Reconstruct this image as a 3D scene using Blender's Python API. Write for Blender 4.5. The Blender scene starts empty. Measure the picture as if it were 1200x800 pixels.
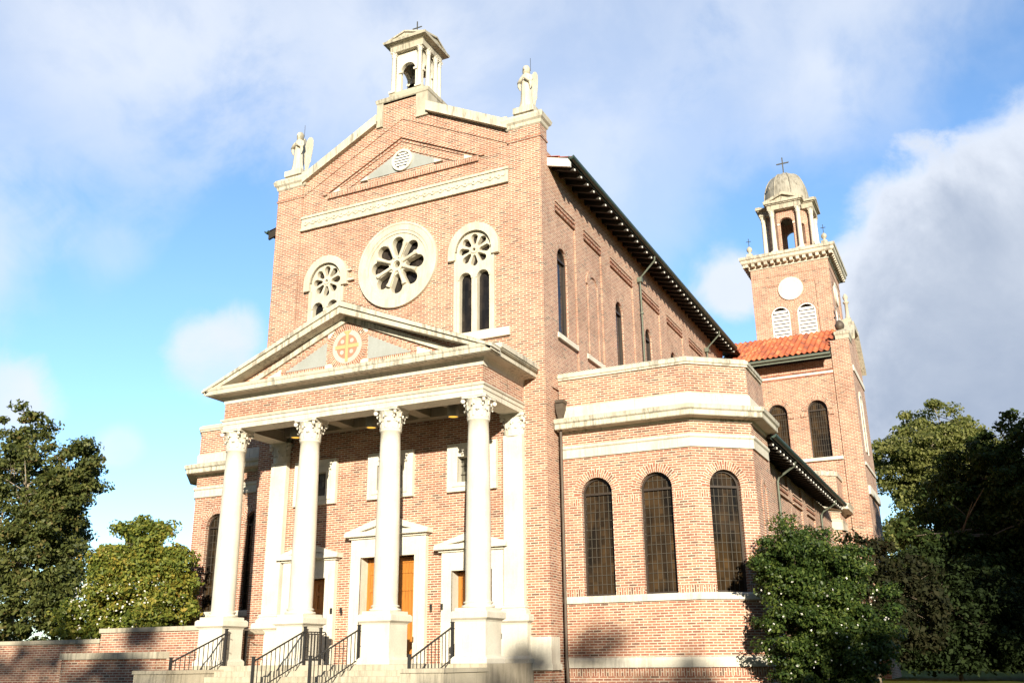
import bpy, bmesh, math, random
import numpy as np
from mathutils import Vector, Matrix
from mathutils.geometry import tessellate_polygon

PI = math.pi
S = bpy.context.scene
COL = S.collection
random.seed(7)
rng = np.random.default_rng(11)

# ------------------------------------------------------------------ camera
cam_d = bpy.data.cameras.new("camera")
cam = bpy.data.objects.new("camera", cam_d)
COL.objects.link(cam)
S.camera = cam
cam_d.sensor_width = 36.0
cam_d.lens = 36.0 * 1115.94 / 1200.0
cam_d.clip_end = 3000
cam_d.clip_start = 0.1
YAW, PITCH, ROLL = -0.450319736, 0.324189636, -0.0102769535
CAM = Vector((15.65, -23.93, 1.65))
_f = Vector((math.sin(YAW) * math.cos(PITCH), math.cos(YAW) * math.cos(PITCH), math.sin(PITCH)))
_r0 = Vector((math.cos(YAW), -math.sin(YAW), 0))
_u0 = _r0.cross(_f)
_r = math.cos(ROLL) * _r0 + math.sin(ROLL) * _u0
_u = -math.sin(ROLL) * _r0 + math.cos(ROLL) * _u0
cam.matrix_world = Matrix(((_r.x, _u.x, -_f.x, CAM.x), (_r.y, _u.y, -_f.y, CAM.y),
                           (_r.z, _u.z, -_f.z, CAM.z), (0, 0, 0, 1)))

# ------------------------------------------------------------------ sun, sky, exposure
SUN_DIR = Vector((0.50, -0.862, 0.268)).normalized()      # towards the sun
SUN_STRENGTH, SKY_STRENGTH, EXPOSURE = 4.7, 0.12, 0.95
sun_d = bpy.data.lights.new("sun", 'SUN')
sun = bpy.data.objects.new("sun", sun_d)
COL.objects.link(sun)
sun_d.energy = SUN_STRENGTH
sun_d.angle = math.radians(0.5)
sun_d.color = (1.0, 0.925, 0.755)
sun.rotation_euler = SUN_DIR.to_track_quat('Z', 'Y').to_euler()

S.view_settings.view_transform = 'Standard'
S.view_settings.look = 'None'
S.view_settings.exposure = EXPOSURE
S.view_settings.gamma = 1.0
S.view_settings.use_curve_mapping = False
S.render.engine = 'CYCLES'
S.cycles.use_denoising = True
S.cycles.max_bounces = 6
S.cycles.diffuse_bounces = 2
S.cycles.transparent_max_bounces = 8
S.cycles.caustics_reflective = False
S.cycles.caustics_refractive = False


class G:
    """small helper that writes node graphs"""
    def __init__(self, tree):
        self.t = tree

    def n(self, typ, **kw):
        nd = self.t.nodes.new(typ)
        for k, v in kw.items():
            setattr(nd, k, v)
        return nd

    def put(self, sock, v):
        if hasattr(v, 'is_output') or hasattr(v, 'links'):
            self.t.links.new(v, sock)
        elif v is not None:
            if isinstance(v, (tuple, list)) and len(v) == 3 and sock.type == 'RGBA':
                v = (*v, 1)
            sock.default_value = v

    def m(self, op, a, b=None, c=None, clamp=False):
        nd = self.n('ShaderNodeMath', operation=op, use_clamp=clamp)
        for i, v in enumerate((a, b, c)):
            if v is not None:
                self.put(nd.inputs[i], v)
        return nd.outputs[0]

    def vm(self, op, a, b=None):
        nd = self.n('ShaderNodeVectorMath', operation=op)
        self.put(nd.inputs[0], a)
        if b is not None:
            self.put(nd.inputs[3 if op == 'SCALE' else 1], b)
        return nd.outputs['Value' if op in ('DOT_PRODUCT', 'LENGTH', 'DISTANCE') else 'Vector']

    def mix(self, f, a, b, blend='MIX'):
        nd = self.n('ShaderNodeMix', data_type='RGBA', blend_type=blend)
        self.put(nd.inputs[0], f)
        self.put(nd.inputs[6], a)
        self.put(nd.inputs[7], b)
        return nd.outputs[2]

    def rng(self, v, a, b, c=0.0, d=1.0, smooth=False):
        nd = self.n('ShaderNodeMapRange')
        if smooth:
            nd.interpolation_type = 'SMOOTHSTEP'
        for i, x in enumerate((v, a, b, c, d)):
            self.put(nd.inputs[i], x)
        return nd.outputs[0]

    def noise(self, vec, scale, detail=4, rough=0.55, dist=0.0):
        nd = self.n('ShaderNodeTexNoise')
        self.put(nd.inputs['Vector'], vec)
        nd.inputs['Scale'].default_value = scale
        nd.inputs['Detail'].default_value = detail
        nd.inputs['Roughness'].default_value = rough
        nd.inputs['Distortion'].default_value = dist
        return nd.outputs['Fac']

    def ramp(self, f, stops, interp='LINEAR'):
        nd = self.n('ShaderNodeValToRGB')
        cr = nd.color_ramp
        cr.interpolation = interp
        while len(cr.elements) < len(stops):
            cr.elements.new(0.5)
        for e, (p, c) in zip(cr.elements, stops):
            e.position = p
            e.color = (*c, 1)
        self.put(nd.inputs[0], f)
        return nd.outputs[0]


# ---- world: Nishita sky with clouds at infinity
W = bpy.data.worlds.new("World")
S.world = W
W.use_nodes = True
W.node_tree.nodes.clear()
g = G(W.node_tree)
sky = g.n('ShaderNodeTexSky', sky_type='NISHITA')
sky.sun_disc = False
sky.sun_elevation = math.asin(SUN_DIR.z)
sky.sun_rotation = math.atan2(SUN_DIR.x, SUN_DIR.y)
sky.altitude = 0
sky.air_density = 1.0
sky.dust_density = 0.3
sky.ozone_density = 2.0
tc = g.n('ShaderNodeTexCoord')
dirv = g.vm('NORMALIZE', tc.outputs['Generated'])
sep = g.n('ShaderNodeSeparateXYZ')
g.put(sep.inputs[0], dirv)
zc = g.m('ADD', g.m('MAXIMUM', sep.outputs[2], 0.0), 0.22)
cmb = g.n('ShaderNodeCombineXYZ')
g.put(cmb.inputs[0], g.m('DIVIDE', sep.outputs[0], zc))
g.put(cmb.inputs[1], g.m('DIVIDE', sep.outputs[1], zc))
cloudp = cmb.outputs[0]
n1 = g.noise(cloudp, 1.5, 9, 0.55, 0.25)
n2 = g.noise(g.vm('ADD', cloudp, (7.3, 2.1, 0)), 0.75, 5, 0.5, 0.2)


nA = g.noise(dirv, 5.5, 9, 0.58, 0.35)
nB = g.noise(dirv, 16.0, 7, 0.6, 0.5)


def blob(d, r0, r1):
    """soft bank of cloud round a compass direction"""
    v = Vector(d).normalized()
    a = g.m('ARCCOSINE', g.m('MINIMUM', g.vm('DOT_PRODUCT', dirv, tuple(v)), 0.9999))
    a = g.m('ADD', a, g.m('MULTIPLY', g.m('SUBTRACT', nA, 0.5), min(0.34, r1 * 1.5)))
    a = g.m('ADD', a, g.m('MULTIPLY', g.m('SUBTRACT', nB, 0.5), min(0.06, r1 * 0.7)))
    return g.rng(a, r0, r1, 1.0, 0.0, True)


def union(items):
    inv = None
    for d, r0, r1, w in items:
        k = g.m('SUBTRACT', 1.0, g.m('MULTIPLY', blob(d, r0, r1), w))
        inv = k if inv is None else g.m('MULTIPLY', inv, k)
    return g.m('SUBTRACT', 1.0, inv, clamp=True)


# banks of cloud: (direction, inner radius, outer radius, cover)
WHITE = [((-0.646, 0.52, 0.575), 0.06, 0.24, 0.85), ((-0.485, 0.659, 0.60), 0.04, 0.24, 0.8), ((-0.80, 0.48, 0.37), 0.02, 0.12, 0.8),
         ((-0.713, 0.588, 0.382), 0.0, 0.06, 0.4), ((-0.665, 0.686, 0.300), 0.025, 0.055, 0.85), ((-0.645, 0.695, 0.320), 0.01, 0.04, 0.8), ((-0.735, 0.648, 0.199), 0.01, 0.03, 0.8),
         ((-0.787, 0.57, 0.236), 0.02, 0.05, 0.9), ((-0.323, 0.753, 0.574), 0.06, 0.26, 0.7), ((-0.283, 0.832, 0.477), 0.02, 0.13, 0.5),
         ((-0.065, 0.814, 0.60), 0.05, 0.20, 0.7), ((-0.078, 0.851, 0.519), 0.02, 0.06, 0.5)]
BANK = [((-0.190, 0.91, 0.362), 0.02, 0.05, 0.95), ((0.018, 0.933, 0.36), 0.08, 0.125, 1.0), ((0.024, 0.966, 0.258), 0.08, 0.16, 1.0), ((-0.068, 0.934, 0.351), 0.03, 0.06, 1.0),
        ((0.085, 0.90, 0.42), 0.04, 0.085, 0.97), ((0.102, 0.946, 0.307), 0.10, 0.2, 1.0), ((-0.041, 0.961, 0.275), 0.06, 0.12, 1.0)]
GREY = [((0.045, 0.940, 0.33), 0.0, 0.15, 0.9), ((0.03, 0.966, 0.25), 0.04, 0.20, 1.0), ((0.14, 0.93, 0.33), 0.02, 0.20, 1.0)]
# unseen dull banks added low behind the camera to cut the sky fill
FILL_CUT = [((0.2, -0.95, 0.25), 0.5, 1.1, 0.85), ((0.9, -0.4, 0.25), 0.3, 0.8, 0.7), ((-0.6, -0.75, 0.25), 0.3, 0.8, 0.7)]
cover = g.m('MAXIMUM', g.m('MULTIPLY', union(WHITE), g.rng(nA, 0.32, 0.60, 0.60, 1.0, True)), union(BANK))
wisp = g.m('MULTIPLY', g.rng(n1, 0.50, 0.74, 0, 1, True), g.rng(n2, 0.42, 0.62, 0, 1, True))
wisp = g.m('MULTIPLY', wisp, g.rng(sep.outputs[2], 0.22, 0.5, 0.35, 0.8))
mask = g.m('SUBTRACT', 1.0, g.m('MULTIPLY', g.m('SUBTRACT', 1.0, cover), g.m('SUBTRACT', 1.0, wisp)), clamp=True)
shade = g.m('MULTIPLY', union(GREY), g.rng(nA, 0.25, 0.7, 1.0, 0.6))
cloudcol = g.mix(shade, (3.75, 4.02, 4.50), (1.80, 2.16, 2.80))
cloudcol = g.mix(1.0, cloudcol, g.ramp(nA, [(0.3, (0.94, 0.95, 0.97)), (0.7, (1.05, 1.04, 1.02))]), 'MULTIPLY')
skyblue = g.mix(1.0, sky.outputs[0], (0.93, 1.09, 1.25), 'MULTIPLY')
skycol = g.mix(mask, skyblue, cloudcol)
skycol = g.mix(union(FILL_CUT), skycol, (0.45, 0.52, 0.68))
bg = g.n('ShaderNodeBackground')
g.put(bg.inputs[0], skycol)
bg.inputs[1].default_value = SKY_STRENGTH
wo = g.n('ShaderNodeOutputWorld')
g.put(wo.inputs[0], bg.outputs[0])


# ------------------------------------------------------------------ materials
def mat(name):
    m = bpy.data.materials.new(name)
    m.use_nodes = True
    m.node_tree.nodes.clear()
    gg = G(m.node_tree)
    out = gg.n('ShaderNodeOutputMaterial')
    p = gg.n('ShaderNodeBsdfPrincipled')
    gg.put(out.inputs[0], p.outputs[0])
    return m, gg, p, out


def brick_mat(name, stops, mortar=(0.64, 0.55, 0.43), bw=0.235, bh=0.0677, mw=0.0195, dark=1.0):
    m, g, p, out = mat(name)
    uv = g.n('ShaderNodeUVMap').outputs[0]
    s = g.n('ShaderNodeSeparateXYZ')
    g.put(s.inputs[0], uv)
    v = g.m('DIVIDE', s.outputs[1], bh)
    row = g.m('FLOOR', v)
    fv = g.m('FRACT', v)
    odd = g.m('FLOORED_MODULO', row, 2.0)
    cu = g.m('ADD', g.m('DIVIDE', s.outputs[0], bw), g.m('MULTIPLY', odd, 0.5))
    colm = g.m('FLOOR', cu)
    fu = g.m('FRACT', cu)
    du = g.m('MULTIPLY', g.m('MINIMUM', fu, g.m('SUBTRACT', 1.0, fu)), bw)
    dv = g.m('MULTIPLY', g.m('MINIMUM', fv, g.m('SUBTRACT', 1.0, fv)), bh)
    d = g.m('MINIMUM', du, dv)
    jitter = g.m('MULTIPLY', g.m('SUBTRACT', g.noise(uv, 22.0, 2), 0.5), 0.007)
    face = g.rng(g.m('ADD', d, jitter), mw / 2 - 0.0018, mw / 2 + 0.0022, 0, 1, True)
    wn = g.n('ShaderNodeTexWhiteNoise', noise_dimensions='2D')
    cv = g.n('ShaderNodeCombineXYZ')
    g.put(cv.inputs[0], colm)
    g.put(cv.inputs[1], row)
    g.put(wn.inputs['Vector'], cv.outputs[0])
    bc = g.ramp(wn.outputs['Value'], stops)
    pos = g.n('ShaderNodeNewGeometry').outputs['Position']
    big = g.noise(pos, 0.55, 5, 0.6)
    fine = g.noise(pos, 34.0, 3, 0.6)
    bc = g.mix(1.0, bc, g.ramp(fine, [(0.25, (0.72, 0.72, 0.72)), (0.75, (1.18, 1.18, 1.18))]), 'MULTIPLY')
    mc = g.mix(1.0, mortar, g.ramp(fine, [(0.2, (0.8, 0.8, 0.8)), (0.8, (1.1, 1.1, 1.1))]), 'MULTIPLY')
    c = g.mix(face, mc, bc)
    c = g.mix(1.0, c, g.ramp(big, [(0.28, (0.78 * dark, 0.74 * dark, 0.71 * dark)), (0.5, (dark, dark, dark)), (0.75, (1.10 * dark, 1.09 * dark, 1.07 * dark))]), 'MULTIPLY')
    patch = g.noise(pos, 2.6, 4, 0.6)
    c = g.mix(1.0, c, g.ramp(patch, [(0.30, (0.86, 0.83, 0.82)), (0.55, (1.0, 1.0, 1.0)), (0.72, (1.07, 1.07, 1.08))]), 'MULTIPLY')
    streak = g.noise(g.vm('MULTIPLY', pos, (2.4, 2.4, 0.22)), 1.3, 5, 0.65)
    c = g.mix(g.rng(streak, 0.56, 0.74, 0.0, 0.38, True), c, (0.17, 0.10, 0.075))
    g.put(p.inputs['Base Color'], c)
    p.inputs['Roughness'].default_value = 0.88
    bmp = g.n('ShaderNodeBump')
    bmp.inputs['Strength'].default_value = 0.35
    bmp.inputs['Distance'].default_value = 0.006
    g.put(bmp.inputs['Height'], g.m('ADD', face, g.m('MULTIPLY', fine, 0.35)))
    g.put(p.inputs['Normal'], bmp.outputs[0])
    return m


BR_STOPS = [(0.0, (0.17, 0.09, 0.062)), (0.06, (0.26, 0.105, 0.068)), (0.30, (0.36, 0.135, 0.084)),
            (0.60, (0.41, 0.17, 0.104)), (0.85, (0.445, 0.21, 0.13)), (1.0, (0.45, 0.245, 0.155))]
DK_STOPS = [(0.0, (0.14, 0.05, 0.035)), (0.4, (0.28, 0.085, 0.05)), (1.0, (0.40, 0.14, 0.08))]
M = {}
M['brick'] = brick_mat('brick', BR_STOPS)
M['red_brick'] = brick_mat('red_brick', DK_STOPS, mortar=(0.36, 0.26, 0.2), mw=0.011)


def stone_mat(name, col, stain=0.0, rough=0.8, joints=0.0):
    m, g, p, out = mat(name)
    pos = g.n('ShaderNodeNewGeometry').outputs['Position']
    a = g.noise(pos, 1.6, 6, 0.6)
    f = g.noise(pos, 26.0, 4, 0.65)
    c = g.mix(1.0, col, g.ramp(a, [(0.25, (0.86, 0.84, 0.80)), (0.7, (1.05, 1.05, 1.05))]), 'MULTIPLY')
    c = g.mix(1.0, c, g.ramp(f, [(0.25, (0.86, 0.86, 0.85)), (0.8, (1.06, 1.06, 1.06))]), 'MULTIPLY')
    if stain > 0:
        st = g.vm('MULTIPLY', pos, (4.0, 4.0, 0.45))
        s1 = g.noise(st, 2.2, 6, 0.7)
        s2 = g.noise(pos, 0.7, 3, 0.5)
        k = g.m('MULTIPLY', g.rng(s1, 0.46, 0.60, 0, 1, True), g.rng(s2, 0.38, 0.54, 0, 1, True))
        c = g.mix(g.m('MULTIPLY', k, stain), c, (0.17, 0.15, 0.115))
    if joints > 0:
        uv = g.n('ShaderNodeUVMap').outputs[0]
        s = g.n('ShaderNodeSeparateXYZ')
        g.put(s.inputs[0], uv)
        fr = g.m('FRACT', g.m('DIVIDE', s.outputs[0], joints))
        e = g.m('MULTIPLY', g.m('MINIMUM', fr, g.m('SUBTRACT', 1.0, fr)), joints)
        c = g.mix(g.rng(e, 0.002, 0.008, 0.55, 0.0), c, (0.22, 0.19, 0.14))
    g.put(p.inputs['Base Color'], c)
    p.inputs['Roughness'].default_value = rough
    b = g.n('ShaderNodeBump')
    b.inputs['Strength'].default_value = 0.25
    b.inputs['Distance'].default_value = 0.01
    g.put(b.inputs['Height'], f)
    g.put(p.inputs['Normal'], b.outputs[0])
    return m


M['stone'] = stone_mat('limestone', (0.71, 0.66, 0.565), 0.12)
M['stone_joint'] = stone_mat('limestone_blocks', (0.68, 0.625, 0.53), 0.25, joints=1.15)
M['weathered'] = stone_mat('weathered_limestone', (0.62, 0.565, 0.46), 0.7, joints=1.3)
M['lichen'] = stone_mat('lichen_limestone', (0.50, 0.45, 0.355), 0.75)
M['cream_stone'] = stone_mat('cream_limestone', (0.63, 0.57, 0.46), 0.25)
M['dome_stone'] = stone_mat('grey_dome_stone', (0.37, 0.34, 0.285), 0.8)
M['panel'] = stone_mat('grey_stucco', (0.36, 0.375, 0.36), 0.1)
M['marble'] = stone_mat('pale_marble', (0.56, 0.49, 0.44), 0.0, 0.4)
M['step'] = stone_mat('step_stone', (0.50, 0.44, 0.34), 0.5, joints=1.6)
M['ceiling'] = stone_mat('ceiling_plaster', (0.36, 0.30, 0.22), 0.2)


def flat_mat(name, col, rough=0.5, metal=0.0, var=0.15, scale=9.0, spec=0.5):
    m, g, p, out = mat(name)
    pos = g.n('ShaderNodeNewGeometry').outputs['Position']
    f = g.noise(pos, scale, 5, 0.6)
    lo, hi = 1 - var, 1 + var
    g.put(p.inputs['Base Color'], g.mix(1.0, col, g.ramp(f, [(0.25, (lo, lo, lo)), (0.75, (hi, hi, hi))]), 'MULTIPLY'))
    p.inputs['Roughness'].default_value = rough
    p.inputs['Metallic'].default_value = metal
    p.inputs['Specular IOR Level'].default_value = spec
    return m


M['iron'] = flat_mat('wrought_iron', (0.035, 0.033, 0.032), 0.5, 0.3)
M['bronze'] = flat_mat('bronze_frame', (0.045, 0.032, 0.024), 0.5, 0.2)
M['lead'] = flat_mat('lead_came', (0.075, 0.062, 0.046), 0.7, 0.1)
M['copper'] = flat_mat('aged_copper', (0.13, 0.145, 0.11), 0.6, 0.2, 0.25)
M['gutter'] = flat_mat('green_gutter', (0.045, 0.075, 0.06), 0.5, 0.2, 0.2)
M['darkpipe'] = flat_mat('brown_downpipe', (0.10, 0.075, 0.055), 0.6, 0.2, 0.25)
M['rafter'] = flat_mat('dark_timber', (0.028, 0.021, 0.015), 0.8, 0, 0.25)
M['white'] = flat_mat('white_paint', (0.74, 0.72, 0.66), 0.5, 0, 0.05)
M['louvre'] = flat_mat('white_louvre', (0.80, 0.79, 0.74), 0.6, 0, 0.05)
M['gold'] = flat_mat('ochre_mosaic', (0.55, 0.38, 0.18), 0.5, 0, 0.15, 40)
M['rust'] = flat_mat('red_mosaic', (0.42, 0.21, 0.14), 0.5, 0, 0.2, 40)
M['lamp_metal'] = flat_mat('lamp_metal', (0.26, 0.24, 0.20), 0.45, 0.3, 0.1)
M['dark'] = flat_mat('dark_interior', (0.015, 0.013, 0.012), 0.9, 0, 0.2)
M['bark'] = flat_mat('bark', (0.16, 0.12, 0.085), 0.95, 0, 0.45, 6)
M['pale_bark'] = flat_mat('pale_bark', (0.30, 0.24, 0.17), 0.95, 0, 0.4, 6)
M['verdigris'] = flat_mat('dark_bronze_cross', (0.09, 0.085, 0.07), 0.6, 0.3, 0.2)
M['bell'] = flat_mat('bell_bronze', (0.05, 0.045, 0.035), 0.45, 0.6, 0.2)


def glass_mat(name, c1, c2, rough=0.12, spec=0.5):
    m, g, p, out = mat(name)
    pos = g.n('ShaderNodeNewGeometry').outputs['Position']
    f = g.noise(g.vm('MULTIPLY', pos, (2.2, 2.2, 0.55)), 0.9, 3, 0.5)
    uv = g.n('ShaderNodeUVMap').outputs[0]
    wn = g.n('ShaderNodeTexWhiteNoise', noise_dimensions='3D')
    g.put(wn.inputs['Vector'], g.vm('FLOOR', g.vm('DIVIDE', uv, (0.132, 0.246, 1.0))))
    cc = g.mix(g.rng(f, 0.38, 0.62, 0, 1, True), c1, c2)
    g.put(p.inputs['Base Color'], g.mix(1.0, cc, g.ramp(wn.outputs['Value'], [(0.0, (0.7, 0.7, 0.7)), (0.6, (1.0, 1.0, 1.0)), (1.0, (1.45, 1.4, 1.3))]), 'MULTIPLY'))  # brightness per pane painted in to stand for uneven reflections
    p.inputs['Roughness'].default_value = rough
    p.inputs['Specular IOR Level'].default_value = spec
    b = g.n('ShaderNodeBump')
    b.inputs['Strength'].default_value = 0.35
    b.inputs['Distance'].default_value = 0.03
    g.put(b.inputs['Height'], g.noise(pos, 3.0, 2))
    g.put(p.inputs['Normal'], b.outputs[0])
    return m


M['glass'] = glass_mat('leaded_glass', (0.010, 0.008, 0.006), (0.050, 0.030, 0.014), 0.14, 0.30)
M['glass_dark'] = glass_mat('dark_glass', (0.010, 0.010, 0.012), (0.035, 0.028, 0.024), 0.12, 0.25)
M['glass_grey'] = glass_mat('grey_glass', (0.075, 0.075, 0.06), (0.13, 0.125, 0.10), 0.25, 0.4)


def wood_mat():
    m, g, p, out = mat('oak_door')
    pos = g.n('ShaderNodeNewGeometry').outputs['Position']
    gr = g.noise(g.vm('MULTIPLY', pos, (14, 14, 0.7)), 3.0, 6, 0.65, 0.4)
    c = g.ramp(gr, [(0.2, (0.27, 0.088, 0.014)), (0.5, (0.44, 0.165, 0.026)), (0.8, (0.55, 0.23, 0.042))])
    s = g.n('ShaderNodeSeparateXYZ')
    g.put(s.inputs[0], pos)
    fr = g.m('FRACT', g.m('DIVIDE', s.outputs[0], 0.105))
    e = g.m('MINIMUM', fr, g.m('SUBTRACT', 1.0, fr))
    c = g.mix(g.rng(e, 0.02, 0.07, 0.65, 0.0), c, (0.12, 0.035, 0.008))
    g.put(p.inputs['Base Color'], c)
    p.inputs['Roughness'].default_value = 0.42
    return m


M['door'] = wood_mat()


def tile_mat():
    m, g, p, out = mat('clay_tile')
    pos = g.n('ShaderNodeNewGeometry').outputs['Position']
    wn = g.n('ShaderNodeTexWhiteNoise', noise_dimensions='3D')
    g.put(wn.inputs['Vector'], g.vm('FLOOR', g.vm('DIVIDE', pos, (0.26, 0.36, 0.4))))
    c = g.ramp(wn.outputs['Value'], [(0, (0.20, 0.06, 0.035)), (0.35, (0.36, 0.085, 0.035)), (0.7, (0.46, 0.115, 0.04)), (1, (0.50, 0.19, 0.08))])
    f = g.noise(pos, 12.0, 4, 0.6)
    c = g.mix(1.0, c, g.ramp(f, [(0.25, (0.75, 0.72, 0.7)), (0.75, (1.1, 1.1, 1.1))]), 'MULTIPLY')
    g.put(p.inputs['Base Color'], c)
    p.inputs['Roughness'].default_value = 0.75
    return m


M['tile'] = tile_mat()


def leaf_mat(name, stops, trans=0.28, rough=0.5, spec=0.22):
    m, g, p, out = mat(name)
    isl = g.n('ShaderNodeNewGeometry').outputs['Random Per Island']
    pos = g.n('ShaderNodeNewGeometry').outputs['Position']
    big = g.noise(pos, 0.9, 3, 0.5)
    fac = g.m('ADD', g.m('MULTIPLY', isl, 0.65), g.m('MULTIPLY', g.rng(big, 0.3, 0.7, 0, 1), 0.35))
    c = g.ramp(fac, stops)
    g.put(p.inputs['Base Color'], c)
    p.inputs['Roughness'].default_value = rough
    p.inputs['Specular IOR Level'].default_value = spec
    tr = g.n('ShaderNodeBsdfTranslucent')
    g.put(tr.inputs[0], g.mix(1.0, c, (1.1, 1.25, 0.6), 'MULTIPLY'))
    ms = g.n('ShaderNodeMixShader')
    ms.inputs[0].default_value = trans
    g.put(ms.inputs[1], p.outputs[0])
    g.put(ms.inputs[2], tr.outputs[0])
    g.put(out.inputs[0], ms.outputs[0])
    return m


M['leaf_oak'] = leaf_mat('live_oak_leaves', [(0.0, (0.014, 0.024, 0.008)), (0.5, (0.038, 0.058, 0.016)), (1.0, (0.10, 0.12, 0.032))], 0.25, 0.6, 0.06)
M['leaf_magnolia'] = leaf_mat('bronze_green_leaves', [(0.0, (0.028, 0.038, 0.014)), (0.40, (0.085, 0.102, 0.028)), (0.75, (0.145, 0.15, 0.042)), (0.9, (0.19, 0.125, 0.055)), (1.0, (0.28, 0.28, 0.09))])
M['leaf_camellia'] = leaf_mat('camellia_leaves', [(0.0, (0.035, 0.062, 0.012)), (0.35, (0.12, 0.15, 0.028)), (0.65, (0.23, 0.24, 0.042)), (0.88, (0.34, 0.25, 0.045)), (1.0, (0.32, 0.14, 0.05))])
M['leaf_bush'] = leaf_mat('glossy_bush_leaves', [(0.0, (0.014, 0.030, 0.009)), (0.5, (0.055, 0.090, 0.020)), (1.0, (0.17, 0.20, 0.042))], 0.3, 0.4)
M['leaf_pale'] = leaf_mat('pale_green_leaves', [(0.0, (0.08, 0.095, 0.028)), (0.5, (0.18, 0.19, 0.055)), (1.0, (0.30, 0.28, 0.10))], 0.4)
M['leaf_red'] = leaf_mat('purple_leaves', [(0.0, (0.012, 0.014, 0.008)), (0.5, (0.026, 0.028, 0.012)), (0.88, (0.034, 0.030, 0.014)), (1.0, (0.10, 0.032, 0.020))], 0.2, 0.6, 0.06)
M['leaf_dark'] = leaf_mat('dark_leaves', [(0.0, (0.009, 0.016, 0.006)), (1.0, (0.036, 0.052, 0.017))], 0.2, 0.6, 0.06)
M['blossom'] = flat_mat('white_petals', (0.78, 0.75, 0.68), 0.6, 0, 0.08)
M['red_blossom'] = flat_mat('red_petals', (0.55, 0.06, 0.03), 0.6, 0, 0.1)


def grass_mat():
    m, g, p, out = mat('lawn_grass')
    pos = g.n('ShaderNodeNewGeometry').outputs['Position']
    a = g.noise(pos, 0.25, 5, 0.6)
    b = g.noise(pos, 9.0, 4, 0.7)
    c = g.mix(a, (0.055, 0.066, 0.009), (0.12, 0.125, 0.02))
    c = g.mix(1.0, c, g.ramp(b, [(0.2, (0.6, 0.6, 0.6)), (0.8, (1.25, 1.25, 1.2))]), 'MULTIPLY')
    c = g.mix(g.rng(g.noise(pos, 0.6, 4, 0.65), 0.58, 0.72, 0, 0.7), c, (0.11, 0.08, 0.045))
    g.put(p.inputs['Base Color'], c)
    p.inputs['Roughness'].default_value = 0.95
    p.inputs['Specular IOR Level'].default_value = 0.05
    return m


M['grass'] = grass_mat()
M['path'] = stone_mat('concrete_path', (0.34, 0.32, 0.28), 0.3, joints=1.5)


def glow_mat():
    m, g, p, out = mat('lamp_glow')
    e = g.n('ShaderNodeEmission')
    e.inputs[0].default_value = (1.0, 0.52, 0.07, 1)
    e.inputs[1].default_value = 0.75
    g.put(out.inputs[0], e.outputs[0])
    return m


M['glow'] = glow_mat()

# ------------------------------------------------------------------ mesh building
Z3 = Vector((0, 0, 1))


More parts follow.
